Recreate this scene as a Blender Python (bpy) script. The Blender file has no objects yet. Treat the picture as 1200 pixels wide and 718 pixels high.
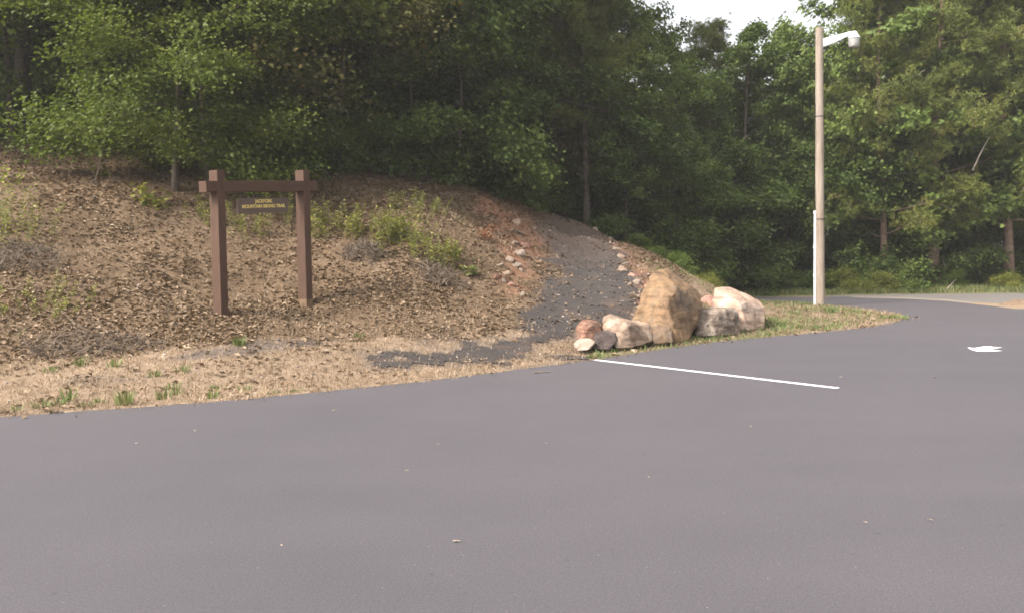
import bpy, bmesh, math, random
import numpy as np
from mathutils import Matrix, Vector, noise as mnoise

random.seed(7)
RNG = np.random.default_rng(7)
sc = bpy.context.scene
COL = sc.collection
R = math.radians

# ------------------------------------------------------------------ camera
F, CX, CY, CAMH = 1100.0, 600.0, 359.0, 1.65
PITCH, ROLL = math.atan(60.0 / F), R(0.8)
cam_d = bpy.data.cameras.new('camera')
cam = bpy.data.objects.new('camera', cam_d)
COL.objects.link(cam)
cam_d.sensor_width = 36.0
cam_d.lens = 36.0 * F / 1200.0
cam_d.clip_end = 2000
MC = Matrix.Translation((0, 0, CAMH)) @ Matrix.Rotation(math.pi / 2 - PITCH, 4, 'X') @ Matrix.Rotation(-ROLL, 4, 'Z')
cam.matrix_world = MC
sc.camera = cam
MR = np.array(MC.to_3x3())
CP = np.array([0, 0, CAMH])


def ray(px, py):
    return MR @ np.array([(px - CX) / F, (CY - py) / F, -1.0])


def P(px, py, depth):                       # point of the place seen at a pixel, `depth` metres ahead
    d = ray(px, py)
    return CP + d * (depth / d[1])


def G(px, py, z=0.0):
    d = ray(px, py)
    return CP + d * ((z - CAMH) / d[2])


def proj(xyz):                              # world points -> pixels of the 1200x718 photograph
    q = (xyz - CP) @ MR
    w = np.minimum(q[:, 2], -0.05)
    return CX - q[:, 0] / w * F, CY + q[:, 1] / w * F


# ------------------------------------------------------------------ noise
_T = np.random.default_rng(3).random((256, 256))


def vnoise(x, y, s=1.0, off=0):
    x = np.asarray(x) * s + off * 17.3 + 1000
    y = np.asarray(y) * s + off * 9.1 + 1000
    xi = np.floor(x).astype(int); yi = np.floor(y).astype(int)
    fx = x - xi; fy = y - yi
    fx = fx * fx * (3 - 2 * fx); fy = fy * fy * (3 - 2 * fy)
    a = _T[xi % 256, yi % 256]; b = _T[(xi + 1) % 256, yi % 256]
    c = _T[xi % 256, (yi + 1) % 256]; d = _T[(xi + 1) % 256, (yi + 1) % 256]
    return (a * (1 - fx) + b * fx) * (1 - fy) + (c * (1 - fx) + d * fx) * fy


def fbm(x, y, s=1.0, o=4, off=0):
    t = 0; a = 0.5
    for i in range(o):
        t = t + a * vnoise(x, y, s, off + i * 3); s *= 2.05; a *= 0.5
    return t / (1 - 0.5 ** o)


def sstep(a, b, v):
    t = np.clip((v - a) / (b - a), 0, 1)
    return t * t * (3 - 2 * t)


def poly_sd(poly, x, y):                    # signed distance, positive outside
    x = np.asarray(x, float); y = np.asarray(y, float)
    p = np.asarray(poly, float)
    d = np.full(x.shape, 1e9); ins = np.zeros(x.shape, bool)
    n = len(p)
    for i in range(n):
        a = p[i]; b = p[(i + 1) % n]
        e = b - a; L = e @ e + 1e-12
        t = np.clip(((x - a[0]) * e[0] + (y - a[1]) * e[1]) / L, 0, 1)
        d = np.minimum(d, np.hypot(x - a[0] - t * e[0], y - a[1] - t * e[1]))
        c = ((a[1] > y) != (b[1] > y))
        with np.errstate(divide='ignore', invalid='ignore'):
            xx = (b[0] - a[0]) * (y - a[1]) / (b[1] - a[1] + 1e-12) + a[0]
        ins ^= c & (x < xx)
    return np.where(ins, -d, d)


# ------------------------------------------------------------------ plan of the place
edge_px = [(0, 488), (100, 481), (200, 474), (300, 466), (400, 456), (500, 446), (600, 433), (690, 422),
           (760, 411), (850, 399), (950, 390), (1020, 383), (1050, 377), (1059, 373), (1052, 368),
           (1010, 362), (950, 356.5), (890, 353), (840, 352.5)]
edge = [tuple(G(*p)[:2]) for p in edge_px]
far_px = [(828, 350), (840, 348.6), (900, 348), (1000, 347.8), (1060, 349.5), (1110, 352.5), (1160, 358), (1185, 361.5)]
far = [tuple(G(*p)[:2]) for p in far_px]
lot = [(-70, -2), (-30, 4.5), (-12, 8.7)] + edge + far + [(22, 22.5), (40, 18), (90, 12), (90, -60), (-70, -60)]


def jag(poly, step, amp, maxlen=30):
    out = []
    n = len(poly)
    for i in range(n):
        a = np.array(poly[i]); b = np.array(poly[(i + 1) % n]); L = np.linalg.norm(b - a)
        k = max(1, int(L / step)) if L < maxlen else 1
        nrm = np.array([-(b - a)[1], (b - a)[0]]) / (L + 1e-9)
        for j in range(k):
            q = a + (b - a) * j / k
            if L < maxlen:
                q = q + nrm * (random.uniform(-amp, amp) + amp * 2 * (float(fbm(q[0], q[1], .9, 2)) - .5))
            out.append(tuple(q))
    return out


lot_j = jag(lot, 0.16, 0.035)
far_j = [tuple(np.array(p)) for p in far]
gravel = [(edge[-1][0] + 9, 26)] + [G(1000, 349.5)[:2]] + [tuple(G(960, 346.6)[:2])] + [tuple(G(1050, 344.6)[:2]), tuple(G(1200, 343.2)[:2]), (45, 35), (90, 33), (90, 15), (40, 17)]
gravel = [tuple(p) for p in gravel]

ctrl = []
for p in edge[:-1]:
    ctrl.append((p[0], p[1], 0.02))
for (px, py, d) in [(0, 420, 12.8), (150, 411, 13.2), (300, 392, 14.2), (257, 370, 15.0), (357, 364, 16.2), (450, 395, 15), (600, 383, 16.5),
                    (0, 300, 16.5), (0, 230, 19.5), (0, 168, 23), (150, 300, 17.3), (150, 220, 20.5), (150, 168, 24.5), (300, 290, 18.5),
                    (300, 240, 20.8), (300, 190, 25), (450, 330, 17.5), (450, 270, 20), (450, 205, 25), (550, 330, 18.5), (550, 270, 21),
                    (550, 224, 26), (612, 300, 22), (612, 335, 19.3), (600, 243, 27.5), (640, 401, 15.5), (690, 350, 19), (690, 312, 23),
                    (675, 282, 27), (650, 261, 31), (755, 362, 18.5), (700, 272, 28), (733, 292, 25), (767, 314, 22.5), (800, 348, 20),
                    (1000, 372, 24.2), (920, 380, 23), (940, 362, 27), (860, 378, 20)]:
    ctrl.append(tuple(P(px, py, d)))
ctrl += [(-22, 8, .5), (-22, 13, 1.4), (-22, 20, 4), (-22, 30, 6.5), (-10, 36, 5.6), (-2, 38, 3.8), (1.4, 36, 2.9), (5, 29, .55), (6.5, 25, .25), (5, 36, .5),
         (6, 45, .3), (-5, 52, 3.2), (15, 45, .15), (32, 45, .2), (-24, 48, 7.5), (8, 33.5, .02), (12, 37, .03), (20, 36.5, .03), (28, 36.5, .03), (30, 28, .05), (9, 30, .02), (35, 50, .4), (16, 52, .3)]
ctrl = np.array(ctrl)


def _U(r2):
    return np.where(r2 > 1e-12, r2 * np.log(np.maximum(r2, 1e-12)), 0)


_n = len(ctrl)
_K = _U(((ctrl[:, None, :2] - ctrl[None, :, :2]) ** 2).sum(-1)) + np.eye(_n) * 0.35
_Pm = np.c_[np.ones(_n), ctrl[:, :2]]
_A = np.zeros((_n + 3, _n + 3)); _A[:_n, :_n] = _K; _A[:_n, _n:] = _Pm; _A[_n:, :_n] = _Pm.T
_W = np.linalg.solve(_A, np.r_[ctrl[:, 2], 0, 0, 0])


def base_h(x, y):
    x = np.clip(np.asarray(x, float), -24, 35); y = np.clip(np.asarray(y, float), 7, 52)
    z = _W[_n] + _W[_n + 1] * x + _W[_n + 2] * y
    for i in range(_n):
        z = z + _W[i] * _U((x - ctrl[i, 0]) ** 2 + (y - ctrl[i, 1]) ** 2)
    return np.maximum(z, 0.0)


def height(x, y):
    x = np.asarray(x, float); y = np.asarray(y, float)
    sh = x.shape
    x = np.atleast_1d(x).ravel(); y = np.atleast_1d(y).ravel()
    sd = poly_sd(lot, x, y)
    sg = np.minimum(sd, poly_sd(gravel, x, y))
    b = base_h(x, y)
    lump = (fbm(x, y, .55, 3, 1) - .5) * .34 + (fbm(x, y, 2.3, 3, 5) - .5) * .13
    steep = sstep(.15, 1.2, b)
    z = b * sstep(0, 2.2, sg) + lump * (0.16 + .84 * steep) * sstep(.1, 1.5, sg)
    z = np.maximum(z, 0.004 * np.clip(sg, 0, 4)) + 0.016
    z = np.where(sg < 0.03, z * 0 - 0.06 + 0.076 * sstep(-.12, .03, sg), z)
    return z.reshape(sh)


def H1(x, y):
    return float(height(np.array([x]), np.array([y]))[0])


def at(px, py, y0=6.0, y1=60.0):            # where the line of sight through a pixel meets the ground
    d = ray(px, py); d = d / d[1]
    ys = np.arange(y0, y1, .06)
    pts = CP[None, :] + d[None, :] * ys[:, None]
    h = height(pts[:, 0], pts[:, 1])
    k = np.where(pts[:, 2] <= h + .002)[0]
    i = k[0] if len(k) else len(ys) - 1
    return Vector((pts[i, 0], pts[i, 1], h[i]))


# ------------------------------------------------------------------ object helpers
def tag(o, label=None, cat=None, group=None, kind=None):
    if label: o['label'] = label
    if cat: o['category'] = cat
    if group: o['group'] = group
    if kind: o['kind'] = kind
    return o


def empty(name, loc, rz=0.0, label=None, cat=None, group=None):
    o = bpy.data.objects.new(name, None); COL.objects.link(o)
    o.location = loc; o.rotation_euler = (0, 0, rz); o.empty_display_size = .2
    return tag(o, label, cat, group)


def link(name, me, m=None, parent=None, loc=None):
    o = bpy.data.objects.new(name, me); COL.objects.link(o)
    if m and not me.materials: me.materials.append(m)
    if parent: o.parent = parent
    if loc is not None: o.location = loc
    return o


def np_mesh(name, verts, faces_flat, sizes, attrs=None, smooth=False):
    me = bpy.data.meshes.new(name)
    verts = np.asarray(verts, np.float32)
    faces_flat = np.asarray(faces_flat, np.int32); sizes = np.asarray(sizes, np.int32)
    me.vertices.add(len(verts)); me.vertices.foreach_set('co', verts.ravel())
    me.loops.add(len(faces_flat)); me.loops.foreach_set('vertex_index', faces_flat)
    me.polygons.add(len(sizes))
    st = np.r_[0, np.cumsum(sizes)[:-1]].astype(np.int32)
    me.polygons.foreach_set('loop_start', st)
    me.polygons.foreach_set('loop_total', sizes)
    if smooth: me.polygons.foreach_set('use_smooth', np.ones(len(sizes), bool))
    for k, v in (attrs or {}).items():
        a = me.attributes.new(k, 'FLOAT', 'POINT'); a.data.foreach_set('value', np.asarray(v, np.float32))
    me.update(calc_edges=True)
    return me


class MB:
    """collects shapes, builds ONE mesh"""
    def __init__(s): s.v = []; s.f = []

    def add(s, v, f):
        n = len(s.v); s.v += [tuple(q) for q in v]; s.f += [tuple(i + n for i in q) for q in f]

    def box(s, cx, cy, cz, sx, sy, sz, M=None):
        v = [Vector((cx + a * sx / 2, cy + b * sy / 2, cz + c * sz / 2)) for a in (-1, 1) for b in (-1, 1) for c in (-1, 1)]
        if M: v = [M @ q for q in v]
        s.add(v, [(0, 1, 3, 2), (4, 6, 7, 5), (0, 4, 5, 1), (2, 3, 7, 6), (0, 2, 6, 4), (1, 5, 7, 3)])

    def tube(s, pts, rad, n=8, cap=True):
        pts = [Vector(p) for p in pts]
        if not hasattr(rad, '__len__'): rad = [rad] * len(pts)
        ref = Vector((0, 0, 1)) if abs((pts[-1] - pts[0]).normalized().z) < .8 else Vector((1, 0, 0))
        rings = []
        for i, p in enumerate(pts):
            t = (pts[min(i + 1, len(pts) - 1)] - pts[max(i - 1, 0)]).normalized()
            u = t.cross(ref).normalized(); w = t.cross(u)
            rings.append([p + (u * math.cos(a) + w * math.sin(a)) * rad[i] for a in [2 * math.pi * k / n for k in range(n)]])
        v = [q for r in rings for q in r]
        f = [(i * n + k, i * n + (k + 1) % n, (i + 1) * n + (k + 1) % n, (i + 1) * n + k) for i in range(len(pts) - 1) for k in range(n)]
        if cap: f += [tuple(range(n))[::-1], tuple((len(pts) - 1) * n + k for k in range(n))]
        s.add(v, f)

    def build(s, name, m=None, parent=None, loc=None, smooth=False, bevel=0):
        me = bpy.data.meshes.new(name); me.from_pydata(s.v, [], s.f)
        if bevel or True:
            bm = bmesh.new(); bm.from_mesh(me)
            if bevel:
                bmesh.ops.bevel(bm, geom=list(bm.edges), offset=bevel, segments=2, affect='EDGES', profile=.6)
            bmesh.ops.recalc_face_normals(bm, faces=bm.faces)
            bm.to_mesh(me); bm.free()
        if smooth:
            for p in me.polygons: p.use_smooth = True
        return link(name, me, m, parent, loc)


# ------------------------------------------------------------------ materials
class NT:
    def __init__(s, name):
        s.m = bpy.data.materials.new(name); s.m.use_nodes = True
        s.t = s.m.node_tree; s.b = s.t.nodes['Principled BSDF']; s.out = s.t.nodes['Material Output']
        s.b.inputs['Specular IOR Level'].default_value = .25
        s.b.inputs['Roughness'].default_value = .85

    def n(s, ty, **k):
        o = s.t.nodes.new(ty)
        for a, v in k.items(): setattr(o, a, v)
        return o

    def l(s, a, b): s.t.links.new(a, b)

    def pos(s):
        return s.n('ShaderNodeTexCoord').outputs['Object']

    def noise(s, scale, detail=4, rough=.55, vec=None, dist=0):
        o = s.n('ShaderNodeTexNoise'); o.inputs['Scale'].default_value = scale
        o.inputs['Detail'].default_value = detail; o.inputs['Roughness'].default_value = rough
        o.inputs['Distortion'].default_value = dist
        s.l(vec if vec is not None else s.pos(), o.inputs['Vector'])
        return o.outputs['Fac']

    def attr(s, name):
        return s.n('ShaderNodeAttribute', attribute_name=name).outputs['Fac']

    def ramp(s, fac, stops, interp='LINEAR'):
        o = s.n('ShaderNodeValToRGB'); o.color_ramp.interpolation = interp
        e = o.color_ramp.elements
        while len(e) < len(stops): e.new(.5)
        for i, (p, c) in enumerate(stops):
            e[i].position = p; e[i].color = (c, c, c, 1) if not hasattr(c, '__len__') else (*c, 1)
        s.l(fac, o.inputs['Fac'])
        return o.outputs['Color']

    def mix(s, fac, a, b, bt='MIX'):
        o = s.n('ShaderNodeMix', data_type='RGBA', blend_type=bt)
        for sock, v in ((o.inputs[0], fac), (o.inputs[6], a), (o.inputs[7], b)):
            if isinstance(v, (int, float)): sock.default_value = v if sock.type == 'VALUE' else (v, v, v, 1)
            elif isinstance(v, (tuple, list)): sock.default_value = (*v, 1)
            else: s.l(v, sock)
        return o.outputs[2]

    def bump(s, fac, strength=.4, dist=.02):
        o = s.n('ShaderNodeBump'); o.inputs['Strength'].default_value = strength; o.inputs['Distance'].default_value = dist
        s.l(fac, o.inputs['Height']); s.l(o.outputs['Normal'], s.b.inputs['Normal'])

    def col(s, c): s.l(c, s.b.inputs['Base Color'])


def simple(name, c, rough=.8, var=.15, scale=8, bump=.2, spec=.25, bd=.01):
    t = NT(name); n = t.noise(scale, 6, .65)
    a = tuple(x * (1 - var) for x in c); b = tuple(min(1, x * (1 + var)) for x in c)
    t.col(t.ramp(n, [(.3, a), (.7, b)])); t.b.inputs['Roughness'].default_value = rough
    t.b.inputs['Specular IOR Level'].default_value = spec
    t.bump(n, bump, bd)
    return t.m


def foliage(name, stops, trans=.35, rough=.6, spec=.3):
    t = NT(name)
    c = t.ramp(t.attr('rnd'), stops)
    oi = t.n('ShaderNodeObjectInfo')
    c = t.mix(1.0, c, t.ramp(oi.outputs['Random'], [(0, (.86, .88, .84)), (1, (1.14, 1.1, 1.08))]), 'MULTIPLY')
    t.col(c); t.b.inputs['Roughness'].default_value = rough; t.b.inputs['Specular IOR Level'].default_value = spec
    tr = t.n('ShaderNodeBsdfTranslucent')
    t.l(t.mix(1.0, c, (1.15, 1.25, .7), 'MULTIPLY'), tr.inputs['Color'])
    mx = t.n('ShaderNodeMixShader'); mx.inputs[0].default_value = trans
    t.l(t.b.outputs[0], mx.inputs[1]); t.l(tr.outputs[0], mx.inputs[2]); t.l(mx.outputs[0], t.out.inputs['Surface'])
    return t.m


M = {}
M['oak'] = foliage('oak_leaves', [(0, (.042, .070, .015)), (.5, (.088, .130, .028)), (.9, (.15, .195, .045)), (1, (.21, .21, .06))])
M['broad'] = foliage('broad_leaves', [(0, (.064, .096, .021)), (.5, (.12, .170, .038)), (.93, (.19, .24, .06)), (1, (.24, .20, .055))])
M['elm'] = foliage('fine_leaves', [(0, (.06, .088, .014)), (.5, (.115, .145, .024)), (1, (.20, .215, .045))])
M['pine'] = foliage('pine_needles', [(0, (.066, .090, .018)), (.5, (.128, .152, .030)), (.85, (.18, .19, .042)), (1, (.22, .16, .055))], trans=.2)
M['browning'] = foliage('browning_leaves', [(0, (.075, .09, .022)), (.5, (.13, .125, .034)), (1, (.21, .145, .05))], trans=.3)
M['shrub'] = foliage('shrub_leaves', [(0, (.09, .115, .024)), (.5, (.20, .215, .045)), (1, (.34, .32, .09))])
M['weed'] = foliage('weed_blades', [(0, (.07, .10, .03)), (.5, (.14, .17, .06)), (1, (.30, .28, .13))], trans=.25)
M['grass'] = foliage('grass_blades', [(0, (.06, .105, .03)), (.5, (.12, .18, .05)), (.8, (.20, .24, .09)), (1, (.36, .32, .15))], trans=.25)
M['dry'] = foliage('dry_blades', [(0, (.13, .088, .056)), (.4, (.26, .175, .117)), (.8, (.41, .295, .21)), (1, (.58, .455, .34))], trans=.15)
M['litter'] = foliage('dead_leaves', [(0, (.11, .074, .049)), (.3, (.175, .117, .075)), (.6, (.25, .172, .112)), (.88, (.325, .235, .155)), (1, (.53, .44, .335))], trans=.05)
M['redleaf'] = foliage('rusty_leaves', [(0, (.20, .06, .03)), (1, (.42, .17, .08))])
M['stick'] = simple('dead_twigs', (.14, .108, .082), .9, .4, 20)
M['bark'] = simple('bark', (.105, .085, .068), .95, .45, 14, .8, .1, .03)
M['pinebark'] = simple('pine_bark', (.24, .165, .125), .95, .45, 11, .9, .1, .03)


def ground_mat():
    t = NT('ground_soil')
    n1 = t.noise(1.3, 7, .62); n2 = t.noise(14, 8, .7); n3 = t.noise(70, 4, .7)
    straw = t.ramp(n2, [(.28, (.13, .085, .055)), (.45, (.26, .185, .125)), (.72, (.38, .29, .20))])
    soil = t.ramp(n2, [(.25, (.073, .047, .030)), (.5, (.135, .090, .056)), (.75, (.22, .154, .097))])
    red = t.ramp(n2, [(.3, (.16, .078, .047)), (.7, (.33, .175, .11))])
    cinder = t.ramp(n3, [(.3, (.035, .032, .034)), (.55, (.085, .075, .075)), (.8, (.20, .17, .15))])
    c = t.mix(t.attr('bank'), straw, soil)
    c = t.mix(t.ramp(n1, [(.45, 0.0), (.7, .35)]), c, straw)
    c = t.mix(t.attr('red'), c, red)
    c = t.mix(t.attr('green'), c, t.ramp(n3, [(.3, (.07, .085, .03)), (.7, (.19, .19, .085))]))
    c = t.mix(t.attr('cinder'), c, cinder)
    c = t.mix(1.0, c, t.ramp(n3, [(.3, .78), (.7, 1.12)]), 'MULTIPLY')
    t.col(c); t.b.inputs['Roughness'].default_value = .95; t.b.inputs['Specular IOR Level'].default_value = .1
    t.bump(t.mix(.5, n2, n3), .7, .04)
    return t.m


def trail_mat():
    t = NT('trail_cinders')
    n2 = t.noise(5, 8, .75); n3 = t.noise(85, 4, .7); n1 = t.noise(.8, 3, .5)
    c = t.ramp(n3, [(.28, (.020, .018, .018)), (.5, (.052, .045, .043)), (.66, (.10, .083, .074)), (.78, (.30, .24, .19))])
    c = t.mix(t.attr('cover'), c, t.ramp(n2, [(.3, (.095, .062, .045)), (.7, (.21, .14, .10))]))
    c = t.mix(t.ramp(n2, [(.5, 0.0), (.75, .4)]), c, (.13, .095, .075))
    t.col(c); t.b.inputs['Roughness'].default_value = .9; t.b.inputs['Specular IOR Level'].default_value = .2
    t.bump(t.mix(.5, n2, n3), .8, .03)
    return t.m


def asphalt_mat():
    t = NT('asphalt')
    p = t.pos()
    n0 = t.noise(.12, 4, .55); n1 = t.noise(.7, 5, .6); n3 = t.noise(230, 3, .8); n4 = t.noise(38, 3, .8)
    mp = t.n('ShaderNodeMapping'); t.l(p, mp.inputs[0]); mp.inputs['Scale'].default_value = (.25, 1.6, 1); mp.inputs['Rotation'].default_value = (0, 0, R(8))
    n2 = t.noise(.9, 5, .6, mp.outputs[0])
    c = t.ramp(n3, [(.25, (.044, .0395, .043)), (.5, (.084, .0755, .082)), (.75, (.140, .126, .135))])
    c = t.mix(1.0, c, t.ramp(n4, [(.3, .86), (.7, 1.14)]), 'MULTIPLY')
    c = t.mix(1.0, c, t.ramp(n1, [(.3, .95), (.7, 1.05)]), 'MULTIPLY')
    c = t.mix(1.0, c, t.ramp(n0, [(.3, (.92, .93, .96)), (.7, (1.08, 1.06, 1.04))]), 'MULTIPLY')
    c = t.mix(1.0, c, t.ramp(n2, [(.35, .975), (.65, 1.02)]), 'MULTIPLY')
    c = t.mix(1.0, c, t.ramp(t.noise(95, 2, .6), [(.35, .80), (.65, 1.2)]), 'MULTIPLY')
    c = t.mix(t.ramp(t.noise(2.2, 6, .7, dist=1.2), [(.64, 0.0), (.74, .28)]), c, (.05, .046, .052))
    # pale grit
    v = t.n('ShaderNodeTexVoronoi'); v.inputs['Scale'].default_value = 9; t.l(p, v.inputs['Vector'])
    c = t.mix(t.ramp(v.outputs['Distance'], [(.03, .5), (.045, 0.0)]), c, (.45, .40, .36))
    v2 = t.n('ShaderNodeTexVoronoi'); v2.inputs['Scale'].default_value = 3.1; t.l(p, v2.inputs['Vector'])
    c = t.mix(t.ramp(v2.outputs['Distance'], [(.03, .5), (.06, 0.0)]), c, (.03, .028, .03))
    t.col(c); t.b.inputs['Roughness'].default_value = .78; t.b.inputs['Specular IOR Level'].default_value = .35
    t.bump(n3, .5, .006)
    return t.m


def rock_mat(name, a, b, c2, stain=(.2, .15, .1), scale=2.2):
    t = NT(name)
    n1 = t.noise(scale, 8, .62, dist=.6); n2 = t.noise(scale * 7, 8, .7); n3 = t.noise(scale * .7, 4, .6)
    c = t.ramp(n1, [(.3, a), (.5, b), (.68, c2)])
    c = t.mix(t.ramp(n3, [(.5, 0.0), (.62, .7)]), c, stain)
    c = t.mix(1.0, c, t.ramp(n2, [(.3, .72), (.7, 1.2)]), 'MULTIPLY')
    t.col(c); t.b.inputs['Roughness'].default_value = .9
    mp = t.n('ShaderNodeMapping'); mp.inputs['Scale'].default_value = (.7, .7, 4); mp.inputs['Rotation'].default_value = (.5, .75, .2); t.l(t.pos(), mp.inputs[0])
    n4 = t.noise(scale * 1.6, 6, .6, mp.outputs[0], .4)
    c = t.mix(1.0, c, t.ramp(n4, [(.36, (.62, .58, .55)), (.47, (1, 1, 1)), (.7, (1.12, 1.08, 1.0))]), 'MULTIPLY'); t.col(c)
    t.bump(t.mix(.5, t.mix(.5, n1, n2), n4), .9, .06)
    return t.m


M['ground'] = ground_mat(); M['trail'] = trail_mat(); M['asphalt'] = asphalt_mat()
M['gravel'] = simple('gravel_surface', (.165, .148, .135), .95, .25, 30, .4)
M['kerbdirt'] = simple('pale_dirt', (.24, .20, .165), .95, .25, 12, .3)


def paint_mat():
    t = NT('road_paint')
    n = t.noise(60, 5, .8); n2 = t.noise(4, 4, .6)
    c = t.ramp(n, [(.25, (.45, .43, .42)), (.42, (.80, .79, .78)), (1, (.86, .86, .86))])
    c = t.mix(t.ramp(n2, [(.6, 0.0), (.8, .5)]), c, (.4, .38, .37))
    t.col(c); t.b.inputs['Roughness'].default_value = .7
    return t.m


M['paint'] = paint_mat()

# ------------------------------------------------------------------ ground sheet


def lines(lo, hi, step, outer):
    a = list(np.arange(lo, hi + 1e-6, step))
    g = step; v = lo; left = []
    while v > -outer:
        g *= 1.16; v -= g; left.append(v)
    g = step; v = hi; right = []
    while v < outer:
        g *= 1.16; v += g; right.append(v)
    return np.array(left[::-1] + a + right)


gx = lines(-14, 13, .11, 240); gy = lines(9.6, 33, .11, 240)
X, Y = np.meshgrid(gx, gy, indexing='ij')
Z = height(X, Y)
xf, yf, zf = X.ravel(), Y.ravel(), Z.ravel()
V = np.c_[xf, yf, zf]
PX, PY = proj(V)
front = yf > 5
nx, ny = len(gx), len(gy)
I = np.arange(nx * ny).reshape(nx, ny)
Q = np.stack([I[:-1, :-1], I[1:, :-1], I[1:, 1:], I[:-1, 1:]], -1).reshape(-1, 4)

bank_px = [(-400, 424), (0, 420), (100, 419), (170, 411), (260, 398), (330, 392), (420, 408), (480, 397), (560, 390), (610, 388), (660, 384), (720, 378), (752, 350), (760, 320), (800, 330), (820, 250), (820, -900), (-900, -900), (-900, 424)]
trail_px = [(590, 398), (614, 383), (630, 356), (642, 330), (646, 300), (640, 280), (626, 262), (650, 250), (690, 259), (712, 276), (732, 296), (746, 322),
            (750, 350), (748, 385), (715, 392), (680, 388), (652, 402), (636, 410), (690, 420), (640, 424), (560, 424), (500, 428), (452, 424), (425, 416), (470, 411), (560, 405)]
smear_px = [(195, 420), (240, 409), (310, 400), (400, 398), (330, 408), (270, 416), (210, 423)]
smear2_px = [(65, 448), (110, 440), (175, 444), (120, 450)]
red_px = [(560, 210), (612, 240), (640, 262), (640, 300), (620, 330), (600, 345), (585, 300), (560, 250)]
red2_px = [(708, 274), (735, 292), (775, 330), (765, 370), (745, 372), (748, 330)]
island_px = [(700, 400), (850, 398), (950, 388), (1059, 374), (1000, 362), (930, 356), (880, 354), (800, 350), (760, 372)]
nz = (fbm(xf, yf, 1.1, 4, 2) - .5)
nf = (fbm(xf, yf, 3.3, 3, 8) - .5)


def mask(poly, soft, jit):
    return np.where(front, 1 - sstep(-soft, soft, poly_sd(poly, PX, PY) + nz * jit + nf * jit * .9), 0)


a_bank = np.where(front, mask(bank_px, 8, 30), .8)
a_cin = np.maximum(mask(trail_px, 16, 44), np.maximum(.75 * mask(smear_px, 4, 8), .5 * mask(smear2_px, 4, 10)))
a_red = np.maximum(mask(red_px, 12, 40) * .9, mask(red2_px, 8, 20))
a_green = np.clip(mask(island_px, 3, 10) * sstep(-.02, .14, nz) * .8 + mask([(690, 400), (760, 385), (900, 378), (930, 388), (850, 402), (760, 412), (700, 420)], 3, 8) * .7, 0, 1)
a_green = np.maximum(a_green, (yf > 34) * (xf > 6) * .8)
me = np_mesh('ground', V, Q.ravel(), np.full(len(Q), 4), dict(bank=a_bank, cinder=a_cin * .9, red=a_red, green=a_green), smooth=True)
tag(link('ground', me, M['ground']), kind='structure')

# trail: the same relief, 12 mm proud of the soil
tm = mask(trail_px, 6, 34)
keep = (tm[Q].min(1) > .45) & (yf[Q[:, 0]] < 33.5) & (yf[Q[:, 0]] > 9)
Qt = Q[keep]; u, inv = np.unique(Qt, return_inverse=True)
Vt = V[u].copy(); Vt[:, 2] += .010 * sstep(.45, .9, tm[u]) + .003 + .012 * (RNG.random(len(u)) - .5) * sstep(.5, .9, tm[u])
cover = np.clip((1 - sstep(268, 318, PY[u])) * .5 + (1 - sstep(.45, .9, tm[u])) * .5 + sstep(.05, .25, nz[u] + nf[u] * .5) * .3, 0, .85)
me = np_mesh('trail', Vt, inv.reshape(-1), np.full(len(Qt), 4), dict(cover=cover), smooth=True)
tag(link('trail', me, M['trail']), kind='structure')


def sheet(name, poly, z, m, kind='structure'):
    bm = bmesh.new()
    vs = [bm.verts.new((p[0], p[1], z)) for p in poly]
    es = [bm.edges.new((vs[i], vs[(i + 1) % len(vs)])) for i in range(len(vs))]
    bmesh.ops.triangle_fill(bm, use_beauty=True, use_dissolve=False, edges=es, normal=(0, 0, 1))
    for f in bm.faces:
        if f.normal.z < 0: f.normal_flip()
    me = bpy.data.meshes.new(name); bm.to_mesh(me); bm.free()
    o = link(name, me, m)
    if kind: o['kind'] = kind
    return o


sheet('parking_lot', lot_j, 0.0, M['asphalt'])
sheet('gravel_road', gravel, -0.008, M['gravel'])
s0 = [G(1000, 348.6)[:2], G(1060, 350.2)[:2], G(1110, 352.8)[:2], G(1160, 358.0)[:2], G(1186, 361.6)[:2]]
s1 = [G(1186, 360.3)[:2], G(1160, 356.3)[:2], G(1110, 350.6)[:2], G(1060, 348.6)[:2], G(1000, 347.6)[:2]]
sheet('dirt_shoulder', jag([tuple(p) for p in s0 + s1], .3, .03), .004, M['kerbdirt'])
# low dirt mound at the far right
mv = []; mf = []
c0 = G(1222, 359)
for i in range(13):
    for j in range(24):
        r = i / 12; a = j / 24 * 2 * math.pi
        mv.append((c0[0] + r * .95 * math.cos(a) * (1 + .15 * math.sin(3 * a)), c0[1] + 1.6 * r * math.sin(a), .22 * (1 - r * r) + .04 * random.uniform(-1, 1) * (r < .95) - .01 * (r > .95)))
for i in range(12):
    for j in range(24):
        mf.append((i * 24 + j, i * 24 + (j + 1) % 24, (i + 1) * 24 + (j + 1) % 24, (i + 1) * 24 + j))
mb = MB(); mb.add(mv, mf)
tag(mb.build('dirt_mound', simple('mound_soil', (.19, .13, .085), .95, .4, 9, .5), smooth=True), kind='structure')

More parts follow.
